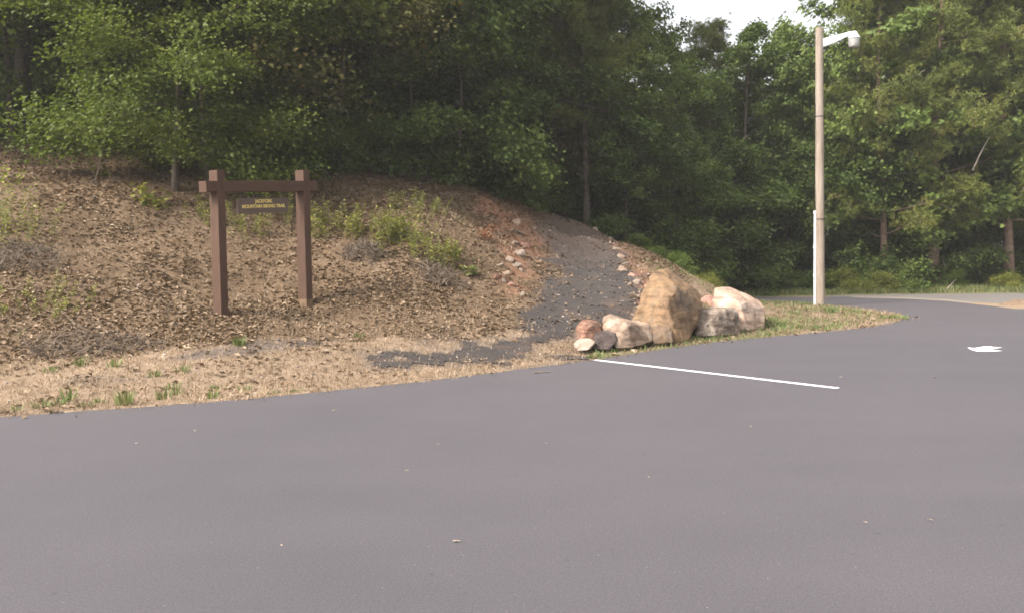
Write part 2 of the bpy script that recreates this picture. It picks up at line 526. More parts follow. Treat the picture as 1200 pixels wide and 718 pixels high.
# painted markings
a, b = G(697, 421.4), G(982, 454.6)
dv = (b - a) / np.linalg.norm(b - a); nv = np.array([-dv[1], dv[0], 0]) * .052
o = sheet('parking_line', jag([tuple((a + nv)[:2]), tuple((b + nv)[:2]), tuple((b - nv)[:2]), tuple((a - nv)[:2])], .12, .004), .004, M['paint'], None)
tag(o, 'long white painted stall line running out from the boulders across the asphalt', 'road marking')
arrow_px = [(1133.5, 406.8), (1142, 407.6), (1148, 406.6), (1153, 405.6), (1161, 405.6), (1164, 406.3), (1175, 406.8), (1160, 408.9), (1175, 411.0), (1160, 411.3), (1145, 411.5), (1138, 409.4)]
o = sheet('arrow_marking', [tuple(G(*p)[:2]) for p in arrow_px], .004, M['paint'], None)
tag(o, 'white painted direction arrow on the asphalt at the right', 'road marking')

# ------------------------------------------------------------------ foliage building blocks


def leaf_mesh(c, ax, nr, L, Wd, fold=.25, lobes=False, rnd=None):
    """folded diamond leaves (two triangles each); arrays of centre, axis, normal"""
    n = len(c)
    ax = ax / np.linalg.norm(ax, axis=1, keepdims=True)
    nr = nr - (nr * ax).sum(1, keepdims=True) * ax
    nr = nr / (np.linalg.norm(nr, axis=1, keepdims=True) + 1e-9)
    sd = np.cross(ax, nr)
    L = L[:, None]; Wd = Wd[:, None]
    if rnd is None: rnd = RNG.random(n)
    if not lobes:
        v = np.stack([c - ax * L * .5, c - ax * L * .02 + sd * Wd * .5 + nr * Wd * fold, c + ax * L * .5 - nr * L * .08, c - ax * L * .02 - sd * Wd * .5 + nr * Wd * fold], 1)
        f = np.array([[0, 1, 2], [0, 2, 3]])
    else:
        v = np.stack([c - ax * L * .5, c - ax * L * .2 + sd * Wd * .55, c + sd * Wd * .16 + nr * Wd * .05, c + ax * L * .22 + sd * Wd * .5 - nr * Wd * .1,
                      c + ax * L * .5 - nr * L * .1, c + ax * L * .22 - sd * Wd * .5 - nr * Wd * .1, c - sd * Wd * .16 + nr * Wd * .05, c - ax * L * .2 - sd * Wd * .55], 1)
        f = np.array([[0, 1, 2], [2, 3, 4], [4, 5, 6], [6, 7, 0], [0, 2, 4], [0, 4, 6]])
    k = v.shape[1]
    F_ = (np.arange(n) * k)[:, None, None] + f[None]
    return v.reshape(-1, 3), F_.reshape(-1, 3), np.repeat(rnd, k)


def merge(parts):
    V_ = []; F_ = []; A_ = []; n = 0
    for v, f, a in parts:
        V_.append(v); F_.append(f + n); A_.append(a); n += len(v)
    return np.concatenate(V_), np.concatenate(F_), np.concatenate(A_)


def tri_mesh(name, v, f, a):
    return np_mesh(name, v, f.ravel(), np.full(len(f), 3), dict(rnd=a))


def dirv(az, el):
    return Vector((math.cos(az) * math.cos(el), math.sin(az) * math.cos(el), math.sin(el)))


def make_tree(kind, H=14, cb=2.5, Rc=4.0, nl=26, r0=.2, seed=1, size=.14, per=60, droop=.25, top=.35, lean=.04, twig=True, sub=6):
    rs = random.Random(seed); g = np.random.default_rng(seed)
    tr = MB(); cl = []
    pts = []; x = y = 0
    lx, ly = rs.uniform(-lean, lean), rs.uniform(-lean, lean)
    for i in range(9):
        t = i / 8
        pts.append(Vector((lx * H * t + .12 * math.sin(t * 5 + seed), ly * H * t + .12 * math.cos(t * 4 + seed) - .12 * math.cos(seed), H * .97 * t - (.5 if i == 0 else 0))))
    pts[0].x, pts[0].y = pts[1].x * .3, pts[1].y * .3
    rad = [r0 * (1.35 if i == 0 else (1 - .9 * (i / 8) ** .9)) for i in range(9)]
    tr.tube(pts, rad, 9)

    def trunk_at(t):
        k = min(7, int(t * 8)); return pts[k].lerp(pts[k + 1], t * 8 - k)
    for i in range(nl):
        t = (i + rs.random()) / nl
        z = cb / H + (1 - cb / H) * t * .98
        az = i * 2.4 + rs.uniform(-.5, .5)
        if kind == 'pine':
            prof = (1 - t) ** .7 * (.55 + .45 * min(1, t * 5)) + .08
            el = rs.uniform(-.2, .55) + .5 * t
        else:
            prof = (math.sin(math.pi * min(1, (t * .88 + .16)) ** .8) ** .6) * rs.uniform(.6, 1.15)
            el = rs.uniform(-.15, .75) + top * t * 1.6 - (droop if t < .35 else 0)
        L = Rc * prof
        if L < .5: L = .5
        b0 = trunk_at(z); d = dirv(az, el)
        lp = [b0]; q = b0.copy(); dd = d.copy()
        for s in range(4):
            dd = (dd + Vector((rs.uniform(-.18, .18), rs.uniform(-.18, .18), (-.10 if kind != 'pine' else .05)))).normalized()
            q = q + dd * L / 4; lp.append(q.copy())
        rr = r0 * (.34 if kind != 'pine' else .22) * (1 - t * .6)
        tr.tube(lp, [rr, rr * .8, rr * .55, rr * .35, rr * .12], 5, False)
        for s in range(sub):
            u = .28 + .72 * (s + rs.random()) / sub
            k = min(3, int(u * 4)); bp = lp[k].lerp(lp[k + 1], u * 4 - k)
            sa = az + rs.choice((-1, 1)) * rs.uniform(.4, 1.2) * (1.1 - u * .7)
            sl = L * rs.uniform(.22, .42) + .25
            e = bp + dirv(sa, rs.uniform(-.55, .75)) * sl
            tr.tube([bp, bp.lerp(e, .5) + Vector((0, 0, .05 * sl)), e], [rr * .3, rr * .2, rr * .06], 4, False)
            for c in (.35, .7, 1.0):
                if rs.random() < .9:
                    cl.append((bp.lerp(e, c), math.atan2(e.y, e.x), rs.random()))
        cl.append((lp[-1], az, rs.random()))
    C = np.array([c[0] for c in cl]); AZ = np.array([c[1] for c in cl]); CR = np.array([c[2] for c in cl])
    if kind == 'pine':
        nt = 11
        tc = np.repeat(C, nt, 0) + g.normal(0, 1, (len(C) * nt, 3)) * np.array([.24, .24, .15])
        m = 13
        base = np.repeat(tc, m, 0); n = len(base)
        d = g.normal(0, 1, (n, 3)); d[:, 2] += .5; d /= np.linalg.norm(d, axis=1, keepdims=True)
        L = g.uniform(.10, .2, n)
        nr = g.normal(0, 1, (n, 3))
        rnd = np.clip(np.repeat(np.repeat(CR, nt), m) * .6 + g.random(n) * .4, 0, 1)
        v, f, a = leaf_mesh(base + d * (L * .5)[:, None], d, nr, L, np.full(n, .02) * (size / .14), .0, rnd=rnd)
    else:
        n = len(C) * per
        cs = np.repeat(.85 + .5 * CR, per)
        off = g.normal(0, 1, (n, 3)) * np.array([.235, .235, .13]) * cs[:, None]
        r2 = off[:, 0] ** 2 + off[:, 1] ** 2
        off[:, 2] -= r2 * .35
        c = np.repeat(C, per, 0) + off
        az = np.repeat(AZ, per) + g.normal(0, .9, n)
        ax = np.c_[np.cos(az), np.sin(az), g.normal(-.35, .35, n)]
        nr = g.normal(0, .6, (n, 3)); nr[:, 2] += .85
        nr[:, 0] += np.cos(az) * .5; nr[:, 1] += np.sin(az) * .5
        L = g.uniform(.75, 1.25, n) * size
        rnd = np.clip(np.repeat(CR, per) * .45 + g.random(n) ** 1.3 * .55, 0, 1)
        v, f, a = leaf_mesh(c, ax, nr, L, L * .72, .22, lobes=(kind == 'lobed'), rnd=rnd)
    return tr, tri_mesh('crown', v, f, a)


TREES = {}


def define(key, kind, leafm, barkm, **k):
    tr, crown = make_tree(kind, **k)
    tm_ = bpy.data.meshes.new('trunk'); tm_.from_pydata(tr.v, [], tr.f); tm_.update()
    for p in tm_.polygons: p.use_smooth = True
    tm_.materials.append(M[barkm]); crown.materials.append(M[leafm])
    TREES[key] = (tm_, crown, k.get('H', 14))


define('oak_a', 'lobed', 'oak', 'bark', H=15, cb=1.6, Rc=4.6, nl=30, r0=.2, seed=11, size=.17, per=62)
define('oak_b', 'leaf', 'oak', 'bark', H=15, cb=2.2, Rc=4.2, nl=30, r0=.19, seed=12, size=.15, per=70)
define('oak_c', 'lobed', 'broad', 'bark', H=15, cb=2.6, Rc=4.4, nl=30, r0=.2, seed=13, size=.2, per=50)
define('broad_a', 'leaf', 'broad', 'bark', H=14, cb=1.8, Rc=4.0, nl=28, r0=.17, seed=14, size=.19, per=52)
define('broad_b', 'leaf', 'broad', 'bark', H=14, cb=3.0, Rc=3.8, nl=26, r0=.17, seed=15, size=.17, per=60)
define('pine_a', 'pine', 'pine', 'pinebark', H=16, cb=3.6, Rc=3.4, nl=40, r0=.2, seed=16, size=.2)
define('pine_b', 'pine', 'pine', 'pinebark', H=16, cb=2.2, Rc=3.8, nl=42, r0=.2, seed=17, size=.2)
define('slim_pine', 'pine', 'pine', 'bark', H=16, cb=4.6, Rc=2.6, nl=30, r0=.18, seed=18, size=.2, lean=.02)
define('oak_high', 'lobed', 'elm', 'bark', H=12, cb=3.2, Rc=3.3, nl=22, r0=.085, seed=31, size=.2, per=46, droop=.5)
define('sapling_a', 'leaf', 'elm', 'bark', H=6, cb=.7, Rc=2.7, nl=22, r0=.07, seed=19, size=.085, per=95, droop=.45)
define('sapling_b', 'leaf', 'oak', 'bark', H=6, cb=.5, Rc=2.4, nl=20, r0=.06, seed=20, size=.14, per=60, droop=.4)
define('rusty', 'leaf', 'browning', 'bark', H=6, cb=.8, Rc=2.2, nl=16, r0=.06, seed=21, size=.09, per=70, droop=.2)
define('bush_a', 'leaf', 'broad', 'bark', H=2.2, cb=.15, Rc=1.3, nl=14, r0=.03, seed=22, size=.11, per=42, droop=.1)
define('bush_b', 'leaf', 'shrub', 'bark', H=1.6, cb=.1, Rc=1.1, nl=12, r0=.02, seed=23, size=.09, per=40, droop=.1)


def place_tree(key, px, depth, Ht, label, group=None, name=None, rz=None, wide=1.0, cat='tree', tilt=0):
    tm_, crown, H0 = TREES[key]
    p = P(px, 300, depth); z = H1(p[0], p[1])
    s = Ht / H0
    nm = name or ('pine_tree' if 'pine' in key else 'oak_tree' if 'oak' in key else 'broadleaf_tree')
    e = empty(nm, (p[0], p[1], z - .05), random.uniform(0, 6.28) if rz is None else rz, label, cat, group)
    e.scale = (s * wide, s * wide, s)
    if tilt: e.rotation_euler[1] = tilt
    link('trunk', tm_, None, e); link('crown', crown, None, e)
    return e


# ---- front row of the wood, each named for what sets it apart
T = place_tree
T('oak_a', 40, 24.5, 15, 'tall oak with a dark straight trunk at the top left corner above the bank', rz=.4)
T('sapling_a', 205, 20.9, 6.6, 'small tree with fine bright yellow-green leaves hanging over the bank left of the trail sign', name='small_tree', rz=1.1, wide=1.05)
T('oak_a', 130, 26.5, 15.5, 'broad oak filling the top of the picture behind the fine-leaved small tree', rz=2.2)
T('oak_b', 300, 25.6, 14, 'oak with large lobed leaves directly above the trail sign', rz=3.0, wide=1.1)
T('sapling_a', 250, 21.8, 5.6, 'second fine-leaved small tree whose spray hangs lowest left of the sign', name='small_tree', rz=3.6, wide=1.1)
T('oak_high', 300, 23.4, 12, 'slender oak with big pale lobed leaves at the picture top above the sign', rz=2.0)
T('oak_high', 20, 22.6, 12, 'slender oak with pale leaves in the top left corner', rz=4.4)
T('sapling_b', 305, 23.6, 5.6, 'dark leafy sapling on the bank crest straight behind the trail sign', name='small_tree', rz=.8)
T('oak_a', 470, 28.0, 15, 'big dark oak with tiered boughs rising over the middle of the bank', rz=1.5)
T('rusty', 400, 24.6, 8.8, 'tall sapling with browning leaves between the oaks over the middle of the bank', name='small_tree', rz=2.7)
T('broad_a', 395, 28.5, 15, 'dark broadleaf tree right of the trail sign on the bank crest', rz=.2)
T('sapling_b', 540, 26.8, 6.4, 'leafy small tree drooping over the bank crest just left of the trail', name='small_tree', rz=2.0, wide=.9)
T('sapling_b', 490, 26.2, 5.2, 'low leafy sapling on the crest left of the tree that droops beside the trail', name='small_tree', rz=4.0)
T('sapling_b', -20, 23.0, 5.0, 'leafy sapling cut by the left edge of the picture on the bank crest', name='small_tree', rz=4.0)
T('oak_b', 590, 31.5, 16, 'tall oak whose crown fills the top centre left of the trail crest', rz=5.0)
T('slim_pine', 650, 33, 15.5, 'left one of the close pair of straight pine trunks at the trail crest', rz=1.0)
T('slim_pine', 661, 33.6, 16, 'right one of the close pair of straight pine trunks at the trail crest', rz=3.0)
T('slim_pine', 687, 32.0, 14, 'single thin pine trunk leaning slightly right of the close pair at the trail crest', rz=4.2, tilt=.03, wide=.8)
T('rusty', 628, 34.5, 11.5, 'thin tree with yellow-brown upper leaves above the trail crest', name='small_tree', rz=5.5)
T('pine_b', 655, 37, 18, 'tall dark pine against the left end of the sky gap', rz=.9, wide=.9)
T('oak_b', 695, 37.5, 18, 'tall oak whose ragged right side is outlined against the sky gap', rz=2.9, wide=.66)
T('broad_b', 735, 33.5, 10.5, 'broadleaf tree right of the trail with leaves turning orange', rz=2.4, wide=.8)
T('broad_a', 793, 37, 9.9, 'rounded pale green tree standing below the left half of the sky gap', rz=1.7)
T('pine_a', 835, 40, 11.5, 'yellow-green pine with a pointed top in the middle of the sky gap', rz=.3, wide=1.1)
T('broad_a', 872, 38, 11.0, 'rounded green tree behind the pale boulder below the sky gap', rz=4.4, wide=.9)
T('broad_b', 926, 40, 11.2, 'tree whose top closes the right end of the sky gap left of the lamp pole', rz=3.6, wide=.9)
T('oak_c', 1000, 38.5, 15.5, 'leafy green tree directly behind the lamp pole', rz=1.9, wide=.7)
T('pine_b', 1034, 37.2, 13.5, 'yellowish pine right behind the lamp head', rz=2.5, wide=.95)
T('oak_c', 1055, 40.5, 17, 'tall dense green tree between the lamp head and the thick bare trunk', rz=.5)
T('pine_a', 1095, 37.8, 16.5, 'pine with the thick bare reddish trunk beside the far road', rz=4.9, wide=1.15)
T('oak_c', 1140, 40, 18, 'dark leafy tree behind the leaning pale stick at the right', rz=3.3)
T('pine_b', 1185, 38.0, 15.5, 'olive green pine reaching down at the right edge of the picture', rz=1.2)
T('broad_a', 1235, 39.5, 17, 'green tree leaning in from beyond the right edge of the picture', rz=5.1)
T('sapling_b', 1030, 38.2, 5.5, 'large-leaved low tree hanging over the far road left of the thick bare trunk', name='small_tree', rz=1.0, wide=1.1)
T('sapling_b', 955, 37.2, 5.8, 'dark low tree behind the grey conduit of the lamp pole', name='small_tree', rz=2.0)
T('sapling_b', 1150, 38.5, 5.2, 'low tree in the shade right of the thick bare trunk', name='small_tree', rz=3.0)
T('sapling_b', 860, 36.8, 6, 'low dark tree behind the pale boulder across the far road', name='small_tree', rz=.3)
T('sapling_b', 790, 34.5, 5.6, 'low dark tree behind the largest boulder', name='small_tree', rz=.7)
T('sapling_b', 735, 32.5, 5.2, 'low dark tree on the right shoulder of the trail crest', name='small_tree', rz=2.7)
T('sapling_b', 585, 31.5, 5.6, 'low dark tree at the left shoulder of the trail crest', name='small_tree', rz=3.9)

# ---- inside the wood
rb = random.Random(99)
inner = ['oak_b', 'broad_b', 'broad_a', 'pine_a', 'oak_a', 'oak_c']
for row, (dep, h0) in enumerate([(31, 15), (36.5, 16), (43, 17)]):
    for i in range(9):
        px = -90 + i * 78 + rb.uniform(-22, 22) + (row % 2) * 35
        if px > 560 and row == 0: continue
        T(inner[(i * 2 + row) % 6], px, dep + rb.uniform(-1.2, 1.2), h0 + rb.uniform(-1, 2), 'tree half hidden in the dark wood above the leaf-covered bank', 'trees deep in the wood above the bank')
for row, dep in enumerate([45, 51]):
    for i in range(9):
        px = 690 + i * 70 + rb.uniform(-18, 18) + row * 30
        h = 9.4 if 670 < px < 1070 else 18
        T(inner[(i * 5 + row) % 6], px, dep + rb.uniform(-1, 1), h * dep / 45 + rb.uniform(-.8, .6), 'tree half hidden in the wood beyond the far road', 'trees deep in the wood beyond the road')
for i in range(11):
    px = 640 + i * 60 + rb.uniform(-15, 15)
    T('sapling_b' if i % 3 else 'sapling_a', px, 42 + rb.uniform(-1.5, 1.5), 6.5, 'small shaded tree under the tall crowns beyond the far road', 'small trees under the wood beyond the road', name='small_tree')
for i in range(10):
    px = -40 + i * 66 + rb.uniform(-15, 15)
    T('sapling_b', px, 29.5 + rb.uniform(-1.5, 2.5), 5.5, 'small shaded tree under the tall crowns behind the bank crest', 'small trees under the wood behind the crest', name='small_tree')

# far-off wood: a deep belt of leaves closing the view behind the trees
n = 150000
bx = RNG.uniform(-62, 72, n); by = RNG.uniform(56, 68, n)
bpx = CX + bx / by * F
gap = sstep(690, 740, bpx) * (1 - sstep(985, 1040, bpx))
top = 21 - gap * 9.6 + (fbm(bx, by, .22, 3, 4) - .5) * (7 - gap * 3)
bz = RNG.random(n) ** .85 * top
cl_ = fbm(bx * 1.0 + bz * .3, bz + by * .4, .55, 3, 9)
ok = cl_ > .44
bx, by, bz = bx[ok], by[ok], bz[ok]; n = len(bx)
az = RNG.uniform(0, 6.28, n)
nr = RNG.normal(0, .45, (n, 3)); nr[:, 2] += 1
v, f, a = leaf_mesh(np.c_[bx, by, bz + .2], np.c_[np.cos(az), np.sin(az), RNG.normal(-.3, .3, n)], nr, RNG.uniform(.5, .9, n), RNG.uniform(.35, .6, n), .2)
tag(link('far_wood', tri_mesh('far_wood', v, f, a), M['oak']), 'far-off mass of green wood closing the view behind the trees', 'wood', kind='stuff')

# undergrowth bushes
for (px, d, key, h, lab) in [
    (985, 35.9, 'bush_b', .85, 'low light green bush beside the road just right of the lamp pole'),
    (1025, 35.8, 'bush_b', .75, 'low yellow-green bush at the road edge left of the thick bare trunk'),
    (1062, 36.1, 'bush_a', .9, 'dark green bush touching the thick bare trunk on its left'),
    (1180, 36.1, 'bush_b', .6, 'low bush by the far road near the right edge of the picture'),
    (1120, 36.8, 'bush_a', .7, 'dark low bush just right of the thick bare trunk'),
    (930, 36.2, 'bush_a', .8, 'dark bush across the road left of the lamp pole'),
    (796, 26.5, 'bush_a', .6, 'yellow-green bush rising behind the peak of the largest boulder'),
    (828, 28, 'bush_b', .6, 'light green bush between the largest and the pale boulder'),
    (768, 28.0, 'bush_a', .6, 'green bush on the slope right of the stony trail shoulder'),
    (745, 31.0, 'bush_a', 1.0, 'dark bush on the upper right shoulder of the trail'),
    (712, 33.5, 'bush_a', 1.0, 'dark bush right behind the trail crest'),
    (625, 32.5, 'bush_a', 1.6, 'dark bush left behind the trail crest'),
    (600, 28.5, 'bush_a', 1.5, 'leafy bush on the crest where the bank meets the trail'),
    (395, 24.5, 'bush_a', 1.2, 'leafy bush on the bank crest right of the right sign post'),
    (440, 25.0, 'bush_a', 1.3, 'leafy bush on the bank crest above the yellow-green shrubs'),
    (330, 24.2, 'bush_b', 1.1, 'pale leafy bush on the bank behind the sign beam'),
]:
    T(key, px, d, h, lab, name='bush', cat='bush', wide=1.15)

# ------------------------------------------------------------------ bank plants


def stem_plant(name, px, py, h, ns, spread, leafL, m, label, group=None, cat='plant', per=20, wd=.42, blades=0):
    p = at(px, py); e = empty(name, p, 0, label, cat, group)
    if ns > 9: ns = int(ns * .45); h *= .82; wd = .3; leafL *= 1.05
    st = MB(); cs = []; axs = []; nrs = []; Ls = []
    for i in range(ns):
        a = random.uniform(0, 6.28); r = spread * math.sqrt(random.random())
        b = Vector((r * math.cos(a), r * math.sin(a), 0)); b.z = H1(p.x + b.x, p.y + b.y) - p.z - (.03 if ns <= 9 else .12)
        hh = h * random.uniform(.55, 1.1); l = Vector((math.cos(a), math.sin(a), 0)) * random.uniform(.05, .4) * hh
        q = [b, b + l * .25 + Vector((0, 0, hh * .5)), b + l + Vector((0, 0, hh))]
        st.tube(q, [.006, .004, .002], 3, False)
        for k in range(per):
            t = .15 + .85 * k / per; c = q[0].lerp(q[1], t * 2) if t < .5 else q[1].lerp(q[2], t * 2 - 1)
            aa = k * 2.4 + random.uniform(-.4, .4); d = Vector((math.cos(aa), math.sin(aa), random.uniform(.1, .8)))
            L = leafL * random.uniform(.7, 1.2); cs.append(c + d.normalized() * L * .5); axs.append(d); nrs.append(Vector((random.gauss(0, .3), random.gauss(0, .3), 1))); Ls.append(L)
    if ns <= 9:
        for i in range(ns):
            s1_ = MB(); s1_.add(st.v[i * 9:(i + 1) * 9], [tuple(q - i * 9 for q in ff) for ff in st.f[i * 6:(i + 1) * 6]]); s1_.build('stem', M['stick'], e)
    else:
        for i in range(ns - 1): st.f.append((i * 9, i * 9 + 1, (i + 1) * 9))     # unseen thin triangles added under the soil to link the stems
        st.build('stem', M['stick'], e)
    v, f, a = leaf_mesh(np.array(cs), np.array(axs), np.array(nrs), np.array(Ls), np.array(Ls) * wd, .2)
    link('foliage', tri_mesh('foliage', v, f, a), M[m], e)
    return e


S = stem_plant
S('shrub', 470, 290, .95, 70, .6, .12, 'shrub', 'largest yellow-green shrub in the middle of the bank')
S('shrub', 437, 278, .8, 42, .45, .11, 'shrub', 'yellow-green shrub on the bank touching the largest one on its left')
S('shrub', 508, 306, .85, 46, .45, .11, 'shrub', 'yellow-green shrub on the bank touching the largest one on its right')
S('shrub', 490, 250, .8, 40, .6, .10, 'shrub', 'sparse yellow-green shrub uphill of the largest one')
S('shrub', 525, 302, .35, 9, .2, .09, 'shrub', 'small pale shrub at the right end of the yellow-green shrubs')
S('shrub', 390, 272, .9, 52, .5, .12, 'shrub', 'green shrub on the bank just right of the right sign post')
S('shrub', 285, 268, .9, 44, .5, .10, 'shrub', 'thin green shrub seen between the sign posts')
S('shrub', 335, 262, .8, 18, .4, .10, 'shrub', 'sparse shrub seen under the right end of the sign board')
S('shrub', 240, 258, .6, 20, .4, .10, 'shrub', 'thin green shrub just left of the left sign post')
S('shrub', 8, 280, 1.2, 90, .8, .10, 'shrub', 'green shrub on the bank at the left edge of the picture')
S('shrub', 45, 352, .45, 90, .8, .07, 'shrub', 'low dull green shrub on the lower bank at the far left')
S('broadleaf_weed', 165, 240, .45, 6, .3, .15, 'shrub', 'large-leaved weed patch on the upper bank left of the sign', per=6, wd=.85)
S('broadleaf_weed', 190, 245, .5, 6, .22, .15, 'shrub', 'large-leaved weed patch right of its twin on the upper bank', per=5, wd=.9)
S('broadleaf_weed', 117, 206, .3, 4, .2, .12, 'shrub', 'small bright weed high on the bank at the left', per=5, wd=.8)
S('broadleaf_weed', 10, 215, .4, 6, .3, .14, 'shrub', 'bright weed high on the bank at the left edge of the picture', per=5, wd=.8)
S('broadleaf_weed', 550, 325, .25, 5, .12, .14, 'weed', 'lone green weed on the bare lower bank right of the dead brush', per=8, wd=.6)
S('broadleaf_weed', 486, 215, .7, 6, .2, .16, 'broad', 'upright dark green weed on the bank crest', per=9, wd=.7)
S('rusty_plant', 570, 282, .38, 7, .14, .10, 'redleaf', 'small rust-red dead plant on the bank left of the trail', per=9)


def tuft(px, py, h, n, label, group=None, name='weed_tuft', m='weed', r=.10, w=.012):
    p = at(px, py)
    a = RNG.uniform(0, 6.28, n); rr = r * np.sqrt(RNG.random(n))
    b = np.c_[rr * np.cos(a), rr * np.sin(a), np.full(n, -.015)]
    hh = h * RNG.uniform(.45, 1.1, n); ln = RNG.uniform(.1, .55, n)
    mid = b + np.c_[np.cos(a) * ln * hh * .3, np.sin(a) * ln * hh * .3, hh * .6]
    tip = b + np.c_[np.cos(a) * ln * hh, np.sin(a) * ln * hh, hh]
    sdv = np.c_[-np.sin(a + .6), np.cos(a + .6), a * 0] * w * .5
    v = np.stack([b - sdv, b + sdv, mid + sdv * .9, mid - sdv * .9, tip], 1).reshape(-1, 3)
    i = (np.arange(n) * 5)[:, None, None] + np.array([[0, 1, 2], [0, 2, 3], [3, 2, 4]])[None]
    o = link(name, tri_mesh(name, v, i.reshape(-1, 3), np.repeat(RNG.random(n), 5)), M[m], None, p)
    return tag(o, label, 'weed', group)


tuft(280, 404, .17, 70, 'bright green grass tuft alone on the verge below the sign', m='grass', r=.09)
tuft(146, 474, .20, 60, 'tallest yellowish weed tuft at the asphalt edge on the left', r=.10)
tuft(82, 470, .22, 34, 'upright green weed tuft at the asphalt edge near the left end of the verge', m='grass', r=.08)
for (px, py, h) in [(68, 474, .12), (48, 478, .12), (100, 476, .09), (115, 472, .08), (202, 456, .14), (208, 462, .1), (192, 468, .16), (250, 466, .12), (287, 457, .10),
                    (255, 455, .08), (320, 461, .06), (345, 458, .06), (60, 436, .13), (95, 428, .15), (135, 430, .15), (182, 440, .1), (18, 482, .1), (213, 436, .12), (420, 395, .1)]:
    tuft(px, py, h, 30, 'small weed tuft growing out of the dry verge', 'small weed tufts on the verge', m=('grass' if (px * 7 + py) % 3 else 'weed'), r=.09)
tuft(1046, 373, .13, 110, 'green tuft at the pointed tip of the grass island', r=.35, m='grass', w=.02)
tuft(693, 419, .12, 40, 'small yellow-green tuft where the painted line meets the verge', r=.07)
for (px, py) in [(975, 366), (1003, 367), (930, 368)]:
    tuft(px, py, .16, 60, 'dark green tuft on the bare middle of the grass island', 'tufts on the grass island', r=.16, m='grass', w=.018)


def brush(px, py, r, h, n, label):
    p = at(px, py); mb = MB()
    for i in range(n):
        a = random.uniform(0, 6.28); rr = r * math.sqrt(random.random()); x, y = rr * math.cos(a), rr * math.sin(a) * .8
        z = H1(p.x + x, p.y + y) - p.z + random.random() * h * (1 - rr / r * .8)
        L = random.uniform(.1, .4) * r * 1.6; d = dirv(random.uniform(0, 6.28), random.uniform(-.5, 1.0)) * L
        q = Vector((x, y, z)); k = Vector((random.gauss(0, .06), random.gauss(0, .06), random.gauss(0, .04)))
        w = random.uniform(.004, .011)
        mb.tube([q, q + d * .5 + k, q + d], [w, w * .8, w * .4], 3, False)
    o = mb.build('dead_brush', M['stick'], None, p)
    return tag(o, label, 'dead brush')


brush(425, 300, .42, .36, 260, 'grey-brown tangle of dead brush below the shrub right of the sign')
brush(515, 326, .5, .22, 190, 'low dark tangle of dead brush under the yellow-green shrubs')
brush(22, 308, .7, .3, 300, 'large grey tangle of dead brush at the left edge of the bank')
brush(90, 408, .7, .14, 150, 'grey dead brush strewn along the toe of the bank at the left')
brush(155, 408, .5, .1, 80, 'thin scatter of dead twigs at the toe of the bank left of the sign')


# ------------------------------------------------------------------ scatter: litter, dry grass, green grass


def scatter(n, dens):
    """random points on the ground kept with probability dens(px, py, x, y)"""
    x = RNG.uniform(-17, 12.5, n); y = RNG.uniform(9.3, 32, n)
    z = height(x, y); w = np.c_[x, y, z]
    px, py = proj(w)
    sd = np.minimum(poly_sd(lot, x, y), poly_sd(gravel, x, y))
    vis = (px > -60) & (px < 1240) & (sd > -.45); z = np.maximum(z, .003)
    x, y, z, px, py, sd = [q[vis] for q in (x, y, z, px, py, sd)]
    k = RNG.random(len(x)) < dens(px, py, x, y, sd) * np.where(sd < -.02, np.exp(np.minimum(sd, 0) / .1) * .45, 1)
    return x[k], y[k], z[k]


def in_mask(poly, px, py, x, y, soft, jit):
    return 1 - sstep(-soft, soft, poly_sd(poly, px, py) + (fbm(x, y, 1.1, 4, 2) - .5) * jit + (fbm(x, y, 3.3, 3, 8) - .5) * jit * .7)


def d_litter(px, py, x, y, sd):
    b = in_mask(bank_px, px, py, x, y, 8, 30); t = in_mask(trail_px, px, py, x, y, 22, 34)
    clump = .3 + .6 * sstep(.42, .58, fbm(x, y, .7, 3, 11)); r_ = in_mask(red_px, px, py, x, y, 10, 30)
    return np.clip((b * clump * (1 - .6 * r_) + .04 + .12 * sstep(.5, .6, fbm(x, y, 1.4, 3, 71))) * (1 - .86 * t), 0, 1)


x, y, z = scatter(230000, d_litter); n = len(x)
az = RNG.uniform(0, 6.28, n)
nr = RNG.normal(0, .3, (n, 3)); nr[:, 2] += 1
L = RNG.uniform(.045, .115, n)
rn = np.clip(RNG.random(n) * .8 + .35 * (fbm(x, y, .9, 3, 21) - .35), 0, 1)
v, f, a = leaf_mesh(np.c_[x, y, z + RNG.uniform(.006, .026, n)], np.c_[np.cos(az), np.sin(az), RNG.normal(0, .2, n)], nr, L, L * RNG.uniform(.4, .7, n), .3, rnd=rn)
tag(link('leaf_litter', tri_mesh('leaf_litter', v, f, a), M['litter']), 'brown dead leaves covering the bank', 'leaf litter', kind='stuff')


def blades(x, y, z, hmin, hmax, w, flat, name, m, label, cat, rn=None):
    n = len(x)
    a = RNG.uniform(0, 6.28, n); h = RNG.uniform(hmin, hmax, n)
    b = np.c_[x, y, z - .012]
    ln = RNG.uniform(.2, 1, n) * flat
    tip = b + np.c_[np.cos(a) * h * ln, np.sin(a) * h * ln, h / (1 + ln * .6)]
    mid = (b + tip) / 2 + np.c_[a * 0, a * 0, h * .12]
    s = np.c_[-np.sin(a), np.cos(a), a * 0] * (w * .5)
    v = np.stack([b - s, b + s, mid + s * .8, mid - s * .8, tip], 1).reshape(-1, 3)
    i = (np.arange(n) * 5)[:, None, None] + np.array([[0, 1, 2], [0, 2, 3], [3, 2, 4]])[None]
    if rn is None: rn = RNG.random(n)
    return tag(link(name, tri_mesh(name, v, i.reshape(-1, 3), np.repeat(rn, 5)), M[m]), label, cat, kind='stuff')


